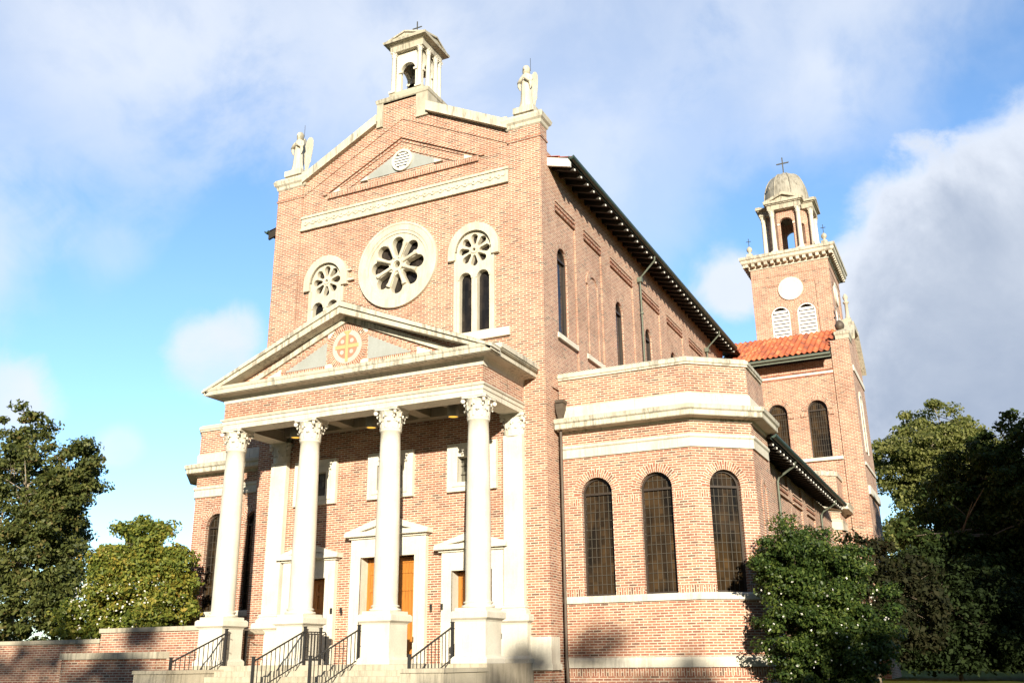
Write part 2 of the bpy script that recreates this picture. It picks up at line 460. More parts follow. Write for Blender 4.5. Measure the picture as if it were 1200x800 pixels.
class MB:
    def __init__(self):
        self.v, self.f, self.uv, self.sm = [], [], [], []

    def face(self, pts, uv=None, smooth=False):
        i = len(self.v)
        self.v.extend([tuple(p) for p in pts])
        self.f.append(tuple(range(i, i + len(pts))))
        self.uv.append(uv)
        self.sm.append(smooth)

    def grid(self, rows, close=False, smooth=True, uvs=None):
        """rows of points -> shared-vertex quads"""
        base = len(self.v)
        n = len(rows[0])
        for r in rows:
            self.v.extend([tuple(p) for p in r])
        for i in range(len(rows) - 1):
            for j in range(n if close else n - 1):
                k = (j + 1) % n
                a, b, c, d = base + i * n + j, base + i * n + k, base + (i + 1) * n + k, base + (i + 1) * n + j
                self.f.append((a, b, c, d))
                self.uv.append(None)
                self.sm.append(smooth)
        return self

    def box(self, x0, x1, y0, y1, z0, z1):
        if x0 > x1: x0, x1 = x1, x0
        if y0 > y1: y0, y1 = y1, y0
        if z0 > z1: z0, z1 = z1, z0
        p = [(x, y, z) for z in (z0, z1) for y in (y0, y1) for x in (x0, x1)]
        for q in ((0, 2, 3, 1), (4, 5, 7, 6), (0, 1, 5, 4), (3, 2, 6, 7), (1, 3, 7, 5), (2, 0, 4, 6)):
            self.face([p[k] for k in q])
        return self

    def obox(self, O, u, z0, z1, a0, a1, d0, d1):
        """box in a wall frame: along u a0..a1, height z0..z1, outward depth d0..d1 (positive = out)"""
        u = Vector(u); n = u.cross(Z3); O = Vector(O)
        P = lambda a, d, z: O + u * a + n * d + Z3 * z
        p = [P(a, d, z) for z in (z0, z1) for d in (d0, d1) for a in (a0, a1)]
        for q in ((0, 1, 3, 2), (4, 6, 7, 5), (0, 4, 5, 1), (3, 7, 6, 2), (1, 5, 7, 3), (2, 6, 4, 0)):
            self.face([p[k] for k in q])
        return self

    def plate(self, O, u, outline, holes=(), t=0.3, out=0.0, back=True):
        """flat wall piece with holes; front sits `out` in front of O's plane, thickness t inward"""
        u = Vector(u).normalized(); n = u.cross(Z3); O = Vector(O)
        loops = [[Vector((a, z, 0)) for a, z in L] for L in (outline, *holes)]
        flat = [p for L in loops for p in L]
        tris = tessellate_polygon(loops)
        F = [O + u * p.x + Z3 * p.y + n * out for p in flat]
        B = [q - n * t for q in F]
        for tr in tris:
            q = [F[k] for k in tr]
            if (q[1] - q[0]).cross(q[2] - q[0]).dot(n) < 0:
                tr = tr[::-1]
            uv = [(flat[k].x, flat[k].y) for k in tr]
            self.face([F[k] for k in tr], uv)
            if back:
                self.face([B[k] for k in tr[::-1]], uv[::-1])
        i = 0
        for li, L in enumerate(loops):
            m = len(L)
            area = sum(L[k].x * L[(k + 1) % m].y - L[(k + 1) % m].x * L[k].y for k in range(m))
            for k in range(m):
                a, b = i + k, i + (k + 1) % m
                q = [F[a], F[b], B[b], B[a]]
                if (area > 0) == (li == 0):
                    q = q[::-1]
                self.face(q)
            i += m
        return self

    def ring(self, O, u, c, r0, r1, a0=0.0, a1=PI, out=0.02, t=0.1, seg=28, swap=True):
        """arch ring in a wall frame (angles from +u towards up)"""
        u = Vector(u).normalized(); n = u.cross(Z3); O = Vector(O)
        P = lambda r, a, d: O + u * (c[0] + r * math.cos(a)) + Z3 * (c[1] + r * math.sin(a)) + n * d
        full = abs(a1 - a0) > 6.28
        for k in range(seg):
            A, Bq = a0 + (a1 - a0) * k / seg, a0 + (a1 - a0) * (k + 1) / seg
            rm = (r0 + r1) / 2
            uv = [(0.004, A * rm), (r1 - r0 + 0.004, A * rm), (r1 - r0 + 0.004, Bq * rm), (0.004, Bq * rm)] if swap else None
            self.face([P(r0, A, out), P(r1, A, out), P(r1, Bq, out), P(r0, Bq, out)], uv)
            self.face([P(r1, A, out), P(r1, A, out - t), P(r1, Bq, out - t), P(r1, Bq, out)])
            self.face([P(r0, A, out - t), P(r0, A, out), P(r0, Bq, out), P(r0, Bq, out - t)])
        if not full:
            for A in (a0, a1):
                self.face([P(r0, A, out), P(r0, A, out - t), P(r1, A, out - t), P(r1, A, out)])
        return self

    def lathe(self, prof, c, seg=24, smooth=True, a0=0.0, sx=1.0, sy=1.0):
        cx, cy = c
        rows = [[(cx + r * sx * math.cos(a0 + 2 * PI * k / seg), cy + r * sy * math.sin(a0 + 2 * PI * k / seg), z) for k in range(seg)] for r, z in prof]
        return self.grid(rows, True, smooth)

    def tube(self, pts, r, seg=8, smooth=True, caps=True):
        pts = [Vector(p) for p in pts]
        rad = r if isinstance(r, (list, tuple)) else [r] * len(pts)
        rows = []
        for i, p in enumerate(pts):
            d = (pts[min(i + 1, len(pts) - 1)] - pts[max(i - 1, 0)]).normalized()
            a = d.orthogonal().normalized() if i == 0 else (prev - d * prev.dot(d)).normalized()
            prev = a
            b = d.cross(a)
            rows.append([p + (a * math.cos(2 * PI * k / seg) + b * math.sin(2 * PI * k / seg)) * rad[i] for k in range(seg)])
        self.grid(rows, True, smooth)
        if caps:
            self.face(rows[0][::-1]); self.face(rows[-1])
        return self

    def profile(self, path, prof, closed=False):
        """sweep a moulding (out, z) along a plan path; out is to the right-hand side of travel"""
        pts = [Vector((p[0], p[1], 0)) for p in path]
        n = len(pts)
        rows = []
        dist = 0
        for i, p in enumerate(pts):
            dirs = []
            if i > 0 or closed: dirs.append((p - pts[i - 1]).normalized())
            if i < n - 1 or closed: dirs.append((pts[(i + 1) % n] - p).normalized())
            nr = [Vector((d.y, -d.x, 0)) for d in dirs]
            if len(nr) == 2:
                b = (nr[0] + nr[1]).normalized()
                b = b / max(b.dot(nr[0]), 0.3)
            else:
                b = nr[0]
            rows.append([p + b * o + Z3 * z for o, z in prof])
        if closed: rows.append(rows[0])
        L = len(prof)
        for i in range(len(rows) - 1):
            seglen = (Vector(rows[i + 1][0]) - Vector(rows[i][0])).length
            h = 0
            for j in range(L - 1):
                dh = (Vector(rows[i][j + 1]) - Vector(rows[i][j])).length
                self.face([rows[i][j], rows[i + 1][j], rows[i + 1][j + 1], rows[i][j + 1]],
                          [(dist, h), (dist + seglen, h), (dist + seglen, h + dh), (dist, h + dh)])
                h += dh
            dist += seglen
        if not closed:
            self.face(rows[0]); self.face(rows[-1][::-1])
        return self

    def xform(self, fn, start=0):
        for i in range(start, len(self.v)):
            self.v[i] = tuple(fn(Vector(self.v[i])))
        return self

    def mirrored(self):
        m = MB()
        m.v = [(-x, y, z) for x, y, z in self.v]
        m.f = [f[::-1] for f in self.f]
        m.uv = [None if u is None else u[::-1] for u in self.uv]
        m.sm = list(self.sm)
        return m

    def build(self, name, material, parent=None, weld=False):
        me = bpy.data.meshes.new(name)
        off = Vector((0, 0, 0))
        if parent is not None:
            q = parent
            while q is not None:
                off += q.location
                q = q.parent
        vs = [(x - off.x, y - off.y, z - off.z) for x, y, z in self.v]
        me.from_pydata(vs, [], self.f)
        uvl = me.uv_layers.new(name='UVMap')
        buf = []
        V = self.v
        for f, uv in zip(self.f, self.uv):
            if uv is not None:
                for q in uv: buf.extend(q)
                continue
            p0, p1, p2 = Vector(V[f[0]]), Vector(V[f[1]]), Vector(V[f[2]])
            nn = (p1 - p0).cross(p2 - p0)
            if len(f) > 3:
                nn = (p2 - p0).cross(Vector(V[f[3]]) - p1)
            nn = nn.normalized() if nn.length > 1e-12 else Vector((0, 0, 1))
            if abs(nn.z) > 0.9:
                for k in f: buf.extend((V[k][0], V[k][1]))
            else:
                t = Vector((-nn.y, nn.x, 0)).normalized()
                s = math.sqrt(max(1 - nn.z * nn.z, 1e-6))
                for k in f: buf.extend((V[k][0] * t.x + V[k][1] * t.y, V[k][2] / s if abs(nn.z) > 0.15 else V[k][2]))
        uvl.data.foreach_set('uv', buf)
        me.polygons.foreach_set('use_smooth', self.sm)
        me.materials.append(M[material] if isinstance(material, str) else material)
        me.update()
        if weld:
            bm = bmesh.new(); bm.from_mesh(me)
            bmesh.ops.remove_doubles(bm, verts=bm.verts, dist=0.0005)
            bm.to_mesh(me); bm.free()
        o = bpy.data.objects.new(name, me)
        COL.objects.link(o)
        if parent is not None:
            o.parent = parent
        return o


def tag(o, label=None, cat=None, group=None, kind=None):
    if label: o['label'] = label
    if cat: o['category'] = cat
    if group: o['group'] = group
    if kind: o['kind'] = kind
    return o


def thing(name, label, cat, loc=(0, 0, 0), group=None):
    o = bpy.data.objects.new(name, None)
    COL.objects.link(o)
    o.location = loc
    o.empty_display_size = 0.2
    return tag(o, label, cat, group)


def arch_pts(c, w, z0, zs, seg=20):
    """opening with a semicircular head: centre c, width w, sill z0, springing zs"""
    r = w / 2
    return [(c - r, z0), (c + r, z0)] + [(c + r * math.cos(PI * k / seg), zs + r * math.sin(PI * k / seg)) for k in range(seg + 1)]


def rect(a0, a1, z0, z1):
    return [(a0, z0), (a1, z0), (a1, z1), (a0, z1)]


def circ(c, r, seg=32, a0=0.0):
    return [(c[0] + r * math.cos(a0 + 2 * PI * k / seg), c[1] + r * math.sin(a0 + 2 * PI * k / seg)) for k in range(seg)]


XU, YU = (1, 0, 0), (0, 1, 0)          # wall frames: XU faces -y, YU faces +x
UP = (0, 0, 0)

# ------------------------------------------------------------------ ground
G0 = 0.8            # ground at the church; the lawn falls to 0 at the camera


def ground_z(x, y):
    t = min(max((y + 24) / 15.0, 0.0), 1.0)
    return G0 * t * t * (3 - 2 * t)


gb = MB()
xs = [-700, -300, -120, -60, -30, -12, 0, 12, 20, 30, 60, 120, 300, 700]
ys = [-300, -120, -60, -36, -30, -24, -21, -18, -15, -12, -9, -4, 10, 30, 60, 120, 300, 900]
gb.grid([[(x, y, ground_z(x, y)) for x in xs] for y in ys])
tag(gb.build('ground', 'grass'), kind='structure')
pb = MB()
pp = [(-26.0), (-24), (-22), (-20), (-18), (-16), (-14), (-12), (-9), (-4.75)]
pb.grid([[(x, y, ground_z(0, y) + 0.006) for x in (-4.6, 0, 4.6)] for y in pp], smooth=False)
tag(pb.build('path', 'path'), kind='structure')

# ================================================================== THE CHURCH
church = thing('church', 'red brick church with white column portico, gabled front and long tiled nave', 'church', (0, 0, G0))
C = church

# ---- main facade: recessed centre between two corner piers
ROSE = (0.0, 13.83)
SIDEW = 2.80
fac = MB()
holes = [circ(ROSE, 1.30, 48)]
for s in (-1, 1):
    holes.append(arch_pts(s * SIDEW, 1.28, 11.08, 13.80))
    holes.append(rect(s * 2.77 - 0.50, s * 2.77 + 0.50, 6.50, 7.34))
    holes.append(rect(s * 2.80 - 0.64, s * 2.80 + 0.64, 1.63, 4.08))
holes.append(rect(-0.52, 0.52, 6.50, 7.34))
holes.append(rect(-0.95, 0.95, 1.63, 4.60))
GB = lambda x: 17.70 + 0.505 * (4.03 - abs(x))       # underside of the gable coping
fac.plate((0, 0, 0), XU, [(-4.03, G0 - .3), (4.03, G0 - .3), (4.03, GB(4.03)), (1.02, GB(1.02)), (-1.02, GB(1.02)), (-4.03, GB(4.03))], holes, t=0.45, out=-0.05)
for s in (-1, 1):
    a, b = sorted((s * 4.03, s * 5.13))
    fac.box(a, b, 0, 0.5, G0 - .3, 17.64)
fac.build('facade_wall', 'brick', C)
# a thin projecting brick course under the coping
crs = MB()
for s in (-1, 1):
    crs.box(*(sorted((s * 4.00, s * 5.16))), -0.03, 0.53, 17.19, 17.25)
    f = lambda x: 17.22 + 0.50 * (4.03 - abs(x))
    P = [(s * 4.02, f(4.02)), (s * 0.0, f(0.0)), (s * 0.0, f(0.0) + .07), (s * 4.02, f(4.02) + .07)]
    if s < 0: P = P[::-1]
    crs.plate((0, 0, 0), XU, P, t=0.06, out=-0.02)
crs.build('brick_string_course', 'brick', C)

# gable coping
for s in (-1, 1):
    cop = MB()
    lo = [(4.0, GB(4.0)), (0.98, GB(0.98))]
    P = [(s * 4.02, GB(4.02)), (s * 0.99, GB(0.99)), (s * 0.99, GB(0.99) + 0.36), (s * 3.86, 18.12), (s * 4.02, 18.12)]
    if s < 0: P = P[::-1]
    cop.plate((0, 0, 0), XU, P, t=0.76, out=0.13)
    P = [(s * 4.02, GB(4.02) + .02), (s * 0.99, GB(0.99) + .02), (s * 0.99, GB(0.99) + 0.14), (s * 4.02, GB(4.02) + 0.14)]
    if s < 0: P = P[::-1]
    cop.plate((0, 0, 0), XU, P, t=0.66, out=0.075)
    # corner cap: moulded block round the pier top
    x0, x1 = sorted((s * 3.98, s * 5.13))
    cop.profile([(x0, 0), (x1, 0), (x1, .5), (x0, .5)], [(0.0, 17.64), (0.04, 17.68), (0.06, 17.78), (0.12, 17.84), (0.15, 17.96), (0.10, 18.06), (-0.1, 18.13), (-0.24, 18.16)], closed=True)
    cop.box(x0 + .2, x1 - .2, 0.06, .44, 18.10, 18.19)
    cop.box(s * 4.56 - .36, s * 4.56 + .36, -0.02, 0.62, 18.19, 18.40)
    cop.build('gable_coping', 'weathered', C)

# frieze band with carved rosettes
fr = MB()
fr.obox(UP, XU, 15.86, 16.36, -4.0, 4.0, -0.06, 0.02)
fr.obox(UP, XU, 16.30, 16.37, -4.02, 4.02, 0.021, 0.06)
fr.obox(UP, XU, 15.85, 15.92, -4.02, 4.02, 0.021, 0.05)
k = 0
x = -3.8
while x < 3.85:
    fr.ring(UP, XU, (x, 16.11), 0.035, 0.085, 0, 2 * PI, 0.05, 0.03, 10, False)
    if k % 2 == 0:
        fr.ring(UP, XU, (x + 0.15, 16.11 - 0.05), 0.05, 0.08, 0.2, PI - .2, 0.045, 0.025, 6, False)
    else:
        fr.ring(UP, XU, (x + 0.15, 16.11 + 0.05), 0.05, 0.08, PI + .2, 2 * PI - .2, 0.045, 0.025, 6, False)
    x += 0.30
    k += 1
fr.build('carved_frieze', 'cream_stone', C)

# brick pediment outline in the gable
gp = MB()
for i, (hw, z0, zt, w, o) in enumerate(((3.05, 17.02, 18.50, .055, .015), (2.80, 17.04, 18.36, .055, -.015), (2.05, 17.10, 18.08, .07, -.015))):
    for s in (-1, 1):
        sl = (zt - z0) / hw
        P = [(s * hw, z0), (s * 0.0, zt), (0, zt + w), (s * (hw + w / sl), z0)]
        if s > 0: P = P[::-1]
        gp.plate(UP, XU, P, t=0.07, out=o)
for x in np.arange(-3.0, 2.99, 0.0677):
    pass
b0 = len(gp.v)
gp.face([(-2.95, -0.02, 16.88), (2.95, -0.02, 16.88), (2.95, -0.02, 17.06), (-2.95, -0.02, 17.06)], [(0.004, 0), (0.004, 5.9), (0.19, 5.9), (0.19, 0)])
gp.box(-2.95, 2.95, -0.018, 0.02, 16.87, 17.065)
gp.build('gable_pediment', 'brick', C)
ped_panel = MB()
ped_panel.plate(UP, XU, [(-1.62, 17.24), (1.62, 17.24), (0, 18.05)], t=0.03, out=-0.035)
pp_o = ped_panel.build('gable_panel', 'panel', C)
for s in (-1, 1):
    for x0, z0, w in ((2.78, 17.04, .34), (1.62, 17.2, .30)):
        P = [(s * x0, z0), (s * (x0 + w * .0), z0 + .01), (s * (x0 - w), z0 + .0), (s * (x0 - w), z0 + w * .5)]
        P = [(s * x0, z0), (s * (x0 - w), z0), (s * (x0 - w), z0 + w * .48)]
        if s > 0: P = P[::-1]
        tips = MB()
        tips.plate(UP, XU, P, t=0.08, out=0.035)
        tips.build('gable_stone_tips', 'stone', C)
vent = MB()
vent.ring(UP, XU, (0.06, 17.63), 0.31, 0.40, 0, 2 * PI, 0.03, 0.08, 28, False)
vo = vent.build('round_vent', 'stone', C)
vs = MB()
for i in range(6):
    z = 17.63 - 0.29 + i * 0.10
    zz = z if abs(z - 17.63) > abs(z + .06 - 17.63) else z + .06
    h = math.sqrt(max(0.31 ** 2 - (zz - 17.63) ** 2, 0.001))
    vs.obox(UP, XU, z, z + .058, 0.06 - h, 0.06 + h, -.03, .005)
vs.build('vent_louvres', 'louvre', vo)
vs = MB(); vs.plate(UP, XU, circ((0.06, 17.63), .315, 28), t=.015, out=-.031)
vs.build('vent_backing', 'bronze', vo)

# block under the lantern
blk = MB()
blk.box(-0.78, 0.56, 0.046, 1.4, 18.95, 20.02)
blk.build('gable_block', 'brick', C)
bst = MB()
for (x0, x1) in ((-1.02, -0.78), (0.56, 1.02)):
    bst.box(x0, x1, -0.03, 1.5, 19.12, 20.02)
bst.profile([(-1.02, -.03), (1.02, -.03), (1.02, 1.55), (-1.02, 1.55)], [(0, 20.02), (0.03, 20.05), (0.05, 20.16), (0.0, 20.22), (-0.35, 20.40), (-0.38, 20.42)], closed=True)
bst.box(-.7, .7, .2, 1.5, 20.3, 20.5)
bst.build('gable_block_stone', 'lichen', C)


# ---- lantern on the gable
def capital(mb, c, r, z0, z1, n=8, scale=(1, 1)):
    """corinthian capital: bell, two rows of curling leaves, corner scrolls and a concave abacus"""
    H = z1 - z0
    st = len(mb.v)
    mb.lathe([(r * 1.0, z0), (r * 1.10, z0 + .02 * H), (r * 1.12, z0 + .05 * H), (r * 1.0, z0 + .08 * H), (r * 0.98, z0 + .4 * H), (r * 1.05, z0 + .7 * H), (r * 1.22, z0 + .86 * H), (r * 1.3, z0 + .88 * H), (0.01, z0 + .88 * H)], c, 20)

    def leaf(a, zb, h, w, curl, rr):
        rows = []
        for i in range(7):
            t = i / 6
            if t < 0.7:
                out = rr + 0.10 * r * t; z = zb + h * t / 0.78
            else:
                ph = (t - 0.7) / 0.3 * 2.2
                out = rr + 0.07 * r + curl * math.sin(ph); z = zb + h * (0.9 + 0.10 * math.cos(ph) - .05 * ph)
            hw = w * (0.75 + 0.5 * math.sin(PI * min(t, .8) / 0.8)) * (1 - 0.72 * max(0, t - .55) / .45)
            row = []
            for q in (-1, -0.45, 0, 0.45, 1):
                o = out + (0.05 * r if q == 0 else (0.0 if abs(q) < 1 else -0.05 * r))
                aa = a + q * hw / max(o, 0.05)
                row.append((c[0] + o * math.cos(aa), c[1] + o * math.sin(aa), z + (-.03 * H if abs(q) == 1 else 0)))
            rows.append(row)
        mb.grid(rows)

    for k in range(n):
        leaf(2 * PI * k / n + PI / n, z0 + .07 * H, .36 * H, r * .30, r * .30, r * 1.02)
    for k in range(n):
        leaf(2 * PI * k / n, z0 + .10 * H, .60 * H, r * .30, r * .36, r * 1.03)
    for k in range(4):
        a = PI / 4 + k * PI / 2
        leaf(a, z0 + .40 * H, .46 * H, r * .20, r * .5, r * 1.12)
        o = r * 1.55
        p = Vector((c[0] + o * math.cos(a), c[1] + o * math.sin(a), z0 + .76 * H))
        tn = Vector((-math.sin(a), math.cos(a), 0))
        mb.tube([p - tn * r * .12, p + tn * r * .12], r * .2, 10)
        leaf(a + PI / 4, z0 + .62 * H, .30 * H, r * .18, r * .12, r * 1.1)
    pl = []
    for k in range(4):
        a = PI / 4 + k * PI / 2
        for da, rr in ((-0.10, 1.78), (0.10, 1.78), (0.45, 1.36), (0.785, 1.26), (1.12, 1.36)):
            pl.append((c[0] + r * rr * math.cos(a + da), c[1] + r * rr * math.sin(a + da)))
    for zz0, zz1, sc in ((z0 + .88 * H, z0 + .95 * H, .95), (z0 + .95 * H, z1, 1.0)):
        Q = [(c[0] + (x - c[0]) * sc, c[1] + (y - c[1]) * sc) for x, y in pl]
        m_ = len(Q)
        mb.face([(x, y, zz0) for x, y in Q][::-1]); mb.face([(x, y, zz1) for x, y in Q])
        for i in range(m_):
            j = (i + 1) % m_
            mb.face([(*Q[i], zz0), (*Q[j], zz0), (*Q[j], zz1), (*Q[i], zz1)])
    if scale != (1, 1):
        mb.xform(lambda p: Vector((c[0] + (p.x - c[0]) * scale[0], c[1] + (p.y - c[1]) * scale[1], p.z)), st)
    return mb


def small_column(mb, c, r, z0, z1, square=False):
    h = z1 - z0
    mb.box(c[0] - r * 1.45, c[0] + r * 1.45, c[1] - r * 1.45, c[1] + r * 1.45, z0, z0 + .04 * h)
    mb.lathe([(r * 1.4, z0 + .04 * h), (r * 1.4, z0 + .06 * h), (r * 1.05, z0 + .08 * h), (r, z0 + .10 * h), (r * .86, z0 + .86 * h), (r * 1.0, z0 + .87 * h)], c, 14)
    capital(mb, c, r * .88, z0 + .86 * h, z1, 6)


def cross_mb(c, z0, h, w, t):
    m = MB()
    m.box(c[0] - t, c[0] + t, c[1] - t, c[1] + t, z0, z0 + h)
    m.box(c[0] - w / 2, c[0] + w / 2, c[1] - t * .9, c[1] + t * .9, z0 + h * .62, z0 + h * .62 + 2 * t)
    for (dx, dz) in ((-w / 2, h * .62 + t), (w / 2, h * .62 + t), (0, h)):
        m.lathe([(0.001, z0 + dz - t * 1.7), (t * 1.6, z0 + dz), (0.001, z0 + dz + t * 1.7)], (c[0] + dx, c[1]), 8)
    return m


LX0, LX1, LY0, LY1 = -0.70, 0.60, 0.25, 1.55
lcx, lcy = (LX0 + LX1) / 2, (LY0 + LY1) / 2
lan = MB()
lz0, lz1 = 20.5, 22.2
# cell with an arched opening on each side
for (O, u, a0, a1) in (((LX0 + .16, LY0 + .14, 0), XU, 0, .98), ((LX1 - .16, LY0 + .16, 0), YU, 0, .98), ((LX1 - .16, LY1 - .14, 0), (-1, 0, 0), 0, .98), ((LX0 + .16, LY1 - .16, 0), (0, -1, 0), 0, .98)):
    lan.plate(O, u, rect(0, .98, lz0, lz1), [arch_pts(.49, .58, 20.52, 21.42, 14)], t=.12)
    lan.ring(O, u, (.49, 21.42), .295, .37, 0, PI, .03, .05, 12, False)
    for s in (-1, 1):
        lan.obox(O, u, 21.36, 21.44, .49 + s * .30 - .07, .49 + s * .30 + .07, 0.001, .045)
lan_o = lan.build('lantern', 'stone', C)
ent = MB()
ent.box(LX0 - .02, LX1 + .02, LY0 - .02, LY1 + .02, 22.19, 22.46)
ent.profile([(LX0 - .02, LY0 - .02), (LX1 + .02, LY0 - .02), (LX1 + .02, LY1 + .02), (LX0 - .02, LY1 + .02)], [(0, 22.43), (.05, 22.46), (.19, 22.50), (.21, 22.58), (.12, 22.60), (-.2, 22.60)], closed=True)
for (O, u, w) in (((lcx, LY0 - .20, 0), XU, .84), ((LX1 + .20, lcy, 0), YU, .84), ((lcx, LY1 + .20, 0), (-1, 0, 0), .84), ((LX0 - .20, lcy, 0), (0, -1, 0), .84)):
    ent.plate(O, u, [(-w, 22.585), (w, 22.585), (0, 22.86)], [[(-w * .62, 22.625), (w * .62, 22.625), (0, 22.80)]], t=.1)
    ent.plate(O, u, [(-w * .7, 22.60), (w * .7, 22.60), (0, 22.82)], t=.72, out=-.05)
ent.lathe([(.55, 22.6), (.5, 22.78), (.3, 22.95), (.12, 23.0), (.10, 23.06), (.001, 23.07)], (lcx, lcy), 16)
ent.build('lantern_cornice', 'lichen', lan_o)
for (px, py) in ((LX0 + .12, LY0 + .03), (LX0 + .40, LY0 + .0), (LX1 - .40, LY0 + .0), (LX1 - .12, LY0 + .03), (LX1 - .0, LY0 + .40), (LX1 - .0, LY1 - .40), (LX1 - .03, LY1 - .10), (LX0 + .0, LY0 + .4), (LX0 + .03, LY1 - .1)):
    m = MB(); small_column(m, (px, py), .085, lz0, 22.19)
    if (px, py) in ((LX0 + .40, LY0 + .0), (LX1 - .40, LY0 + .0)): continue
    m.build('column', 'stone', lan_o)
bellm = MB()
bellm.lathe([(.26, 21.0), (.22, 21.06), (.17, 21.25), (.14, 21.42), (.05, 21.5), (.001, 21.5)], (lcx, lcy), 16)
bellm.tube([(lcx, lcy, 21.5), (lcx, lcy, 22.19)], .03)
bellm.build('bell', 'bell', lan_o)
cross_mb((lcx, lcy), 23.05, 0.72, 0.36, .016).build('cross', 'verdigris', lan_o)


# ---- rose window and the two arched windows
def petal(c, R, a, r_in=.34, r_out=.70, w_in=.085, w_out=.20, seg=10):
    """teardrop opening pointing to the centre"""
    pts = []
    ca, sa = math.cos(a), math.sin(a)
    L = [(r_in * R, -w_in * R), (r_out * R, -w_out * R)]
    L += [(r_out * R + w_out * R * math.sin(t), -w_out * R * math.cos(t)) for t in [PI * k / seg for k in range(1, seg)]]
    L += [(r_out * R, w_out * R), (r_in * R, w_in * R)]
    L += [(r_in * R - w_in * R * .8, 0)]
    for p, q in L:
        pts.append((c[0] + p * ca - q * sa, c[1] + p * sa + q * ca))
    return pts


def wheel_holes(c, R):
    return [petal(c, R, PI / 2 + k * PI / 4) for k in range(8)] + [circ(c, .10 * R, 14)]


rw = MB()
rw.plate(UP, XU, circ(ROSE, 1.12, 48), wheel_holes(ROSE, 1.10), t=0.22, out=0.0)
for k in range(8):
    a = PI / 2 + PI / 8 + k * PI / 4
    p0 = Vector((ROSE[0] + .22 * math.cos(a), -.03, ROSE[1] + .22 * math.sin(a)))
    p1 = Vector((ROSE[0] + .74 * math.cos(a), -.03, ROSE[1] + .74 * math.sin(a)))
    rw.tube([p0, p0.lerp(p1, .85), p1, p1.lerp(p0, -.1)], [.055, .06, .085, .085], 8)
rw.ring(UP, XU, ROSE, .13, .23, 0, 2 * PI, .05, .12, 24, False)
rw.ring(UP, XU, ROSE, 1.10, 1.20, 0, 2 * PI, .03, .2, 56, False)
rw.ring(UP, XU, ROSE, 1.20, 1.40, 0, 2 * PI, .05, .2, 56, False)
rw.ring(UP, XU, ROSE, 1.40, 1.48, 0, 2 * PI, .065, .2, 56, False)
ro = rw.build('rose_window', 'cream_stone', C)
gl = MB(); gl.plate(UP, XU, circ(ROSE, 1.2, 40), t=.02, out=-.26)
gl.build('pane', 'glass_dark', ro)

for s in (-1, 1):
    cx = s * SIDEW
    aw = MB()
    wc = (cx, 13.80)
    outl = arch_pts(cx, 1.30, 11.06, 13.80)
    hs = wheel_holes(wc, .60)
    for q in (-1, 1):
        hs.append(arch_pts(cx + q * .305, .42, 11.12, 12.86, 12))
    aw.plate(UP, XU, outl, hs, t=.18, out=-.03)
    aw.ring(UP, XU, wc, .055, .12, 0, 2 * PI, .0, .1, 16, False)
    for q in (-1, 1):
        aw.ring(UP, XU, (cx + q * .305, 12.86), .21, .26, 0, PI, .0, .08, 14, False)
    aw.ring(UP, XU, wc, .62, .88, 0, PI, .09, .18, 30, False)
    aw.ring(UP, XU, wc, .62, .70, 0, PI, .05, .1, 30, False)
    for q in (-1, 1):      # short returns of the hood
        a, b = sorted((cx + q * .64, cx + q * .88))
        aw.obox(UP, XU, 13.52, 13.80, a, b, -.06, .09)
    if s < 0:
        # little stone cross arms carved on the hood's inner side
        aw.obox(UP, XU, 13.62, 13.70, cx + .84, cx + 1.14, .0, .07)
        aw.obox(UP, XU, 13.98, 14.04, cx + .80, cx + 1.02, .0, .06)
    for q in (-1, 1):
        a, b = sorted((cx + q * .60, cx + q * .70))
        aw.obox(UP, XU, 11.06, 13.52, a, b, -.06, .01)
    w = aw.build('arched_window', 'cream_stone', C)
    gl = MB(); gl.plate(UP, XU, arch_pts(cx, 1.24, 11.08, 13.8), t=.02, out=-.2)
    gl.build('pane', 'glass_dark', w)
    sl = MB()
    a, b = sorted((s * 1.78, s * 4.03))
    sl.obox(UP, XU, 10.80, 11.06, a, b, -.2, .07)
    sl.build('sill', 'stone', w)

# ---- three square windows over the doors
for cx in (-2.77, 0.0, 2.77):
    m = MB()
    m.plate(UP, XU, rect(cx - .80, cx + .80, 6.30, 7.70), [rect(cx - .44, cx + .44, 6.56, 7.30)], t=.3, out=.07)
    m.plate(UP, XU, rect(cx - .62, cx + .62, 6.44, 7.46), [rect(cx - .44, cx + .44, 6.56, 7.30)], t=.05, out=.10)
    w = m.build('square_window', 'stone', C)
    gl = MB(); gl.obox(UP, XU, 6.52, 7.34, cx - .48, cx + .48, -.2, -.16)
    gl.build('pane', 'glass_grey', w)
    lm = MB()
    for i in range(1, 4):
        lm.obox(UP, XU, 6.56, 7.30, cx - .44 + .22 * i - .008, cx - .44 + .22 * i + .008, -.158, -.14)
    for i in range(1, 3):
        lm.obox(UP, XU, 6.56 + .25 * i - .008, 6.56 + .25 * i + .008, cx - .44, cx + .44, -.138, -.12)
    lm.build('leading', 'bronze', w)


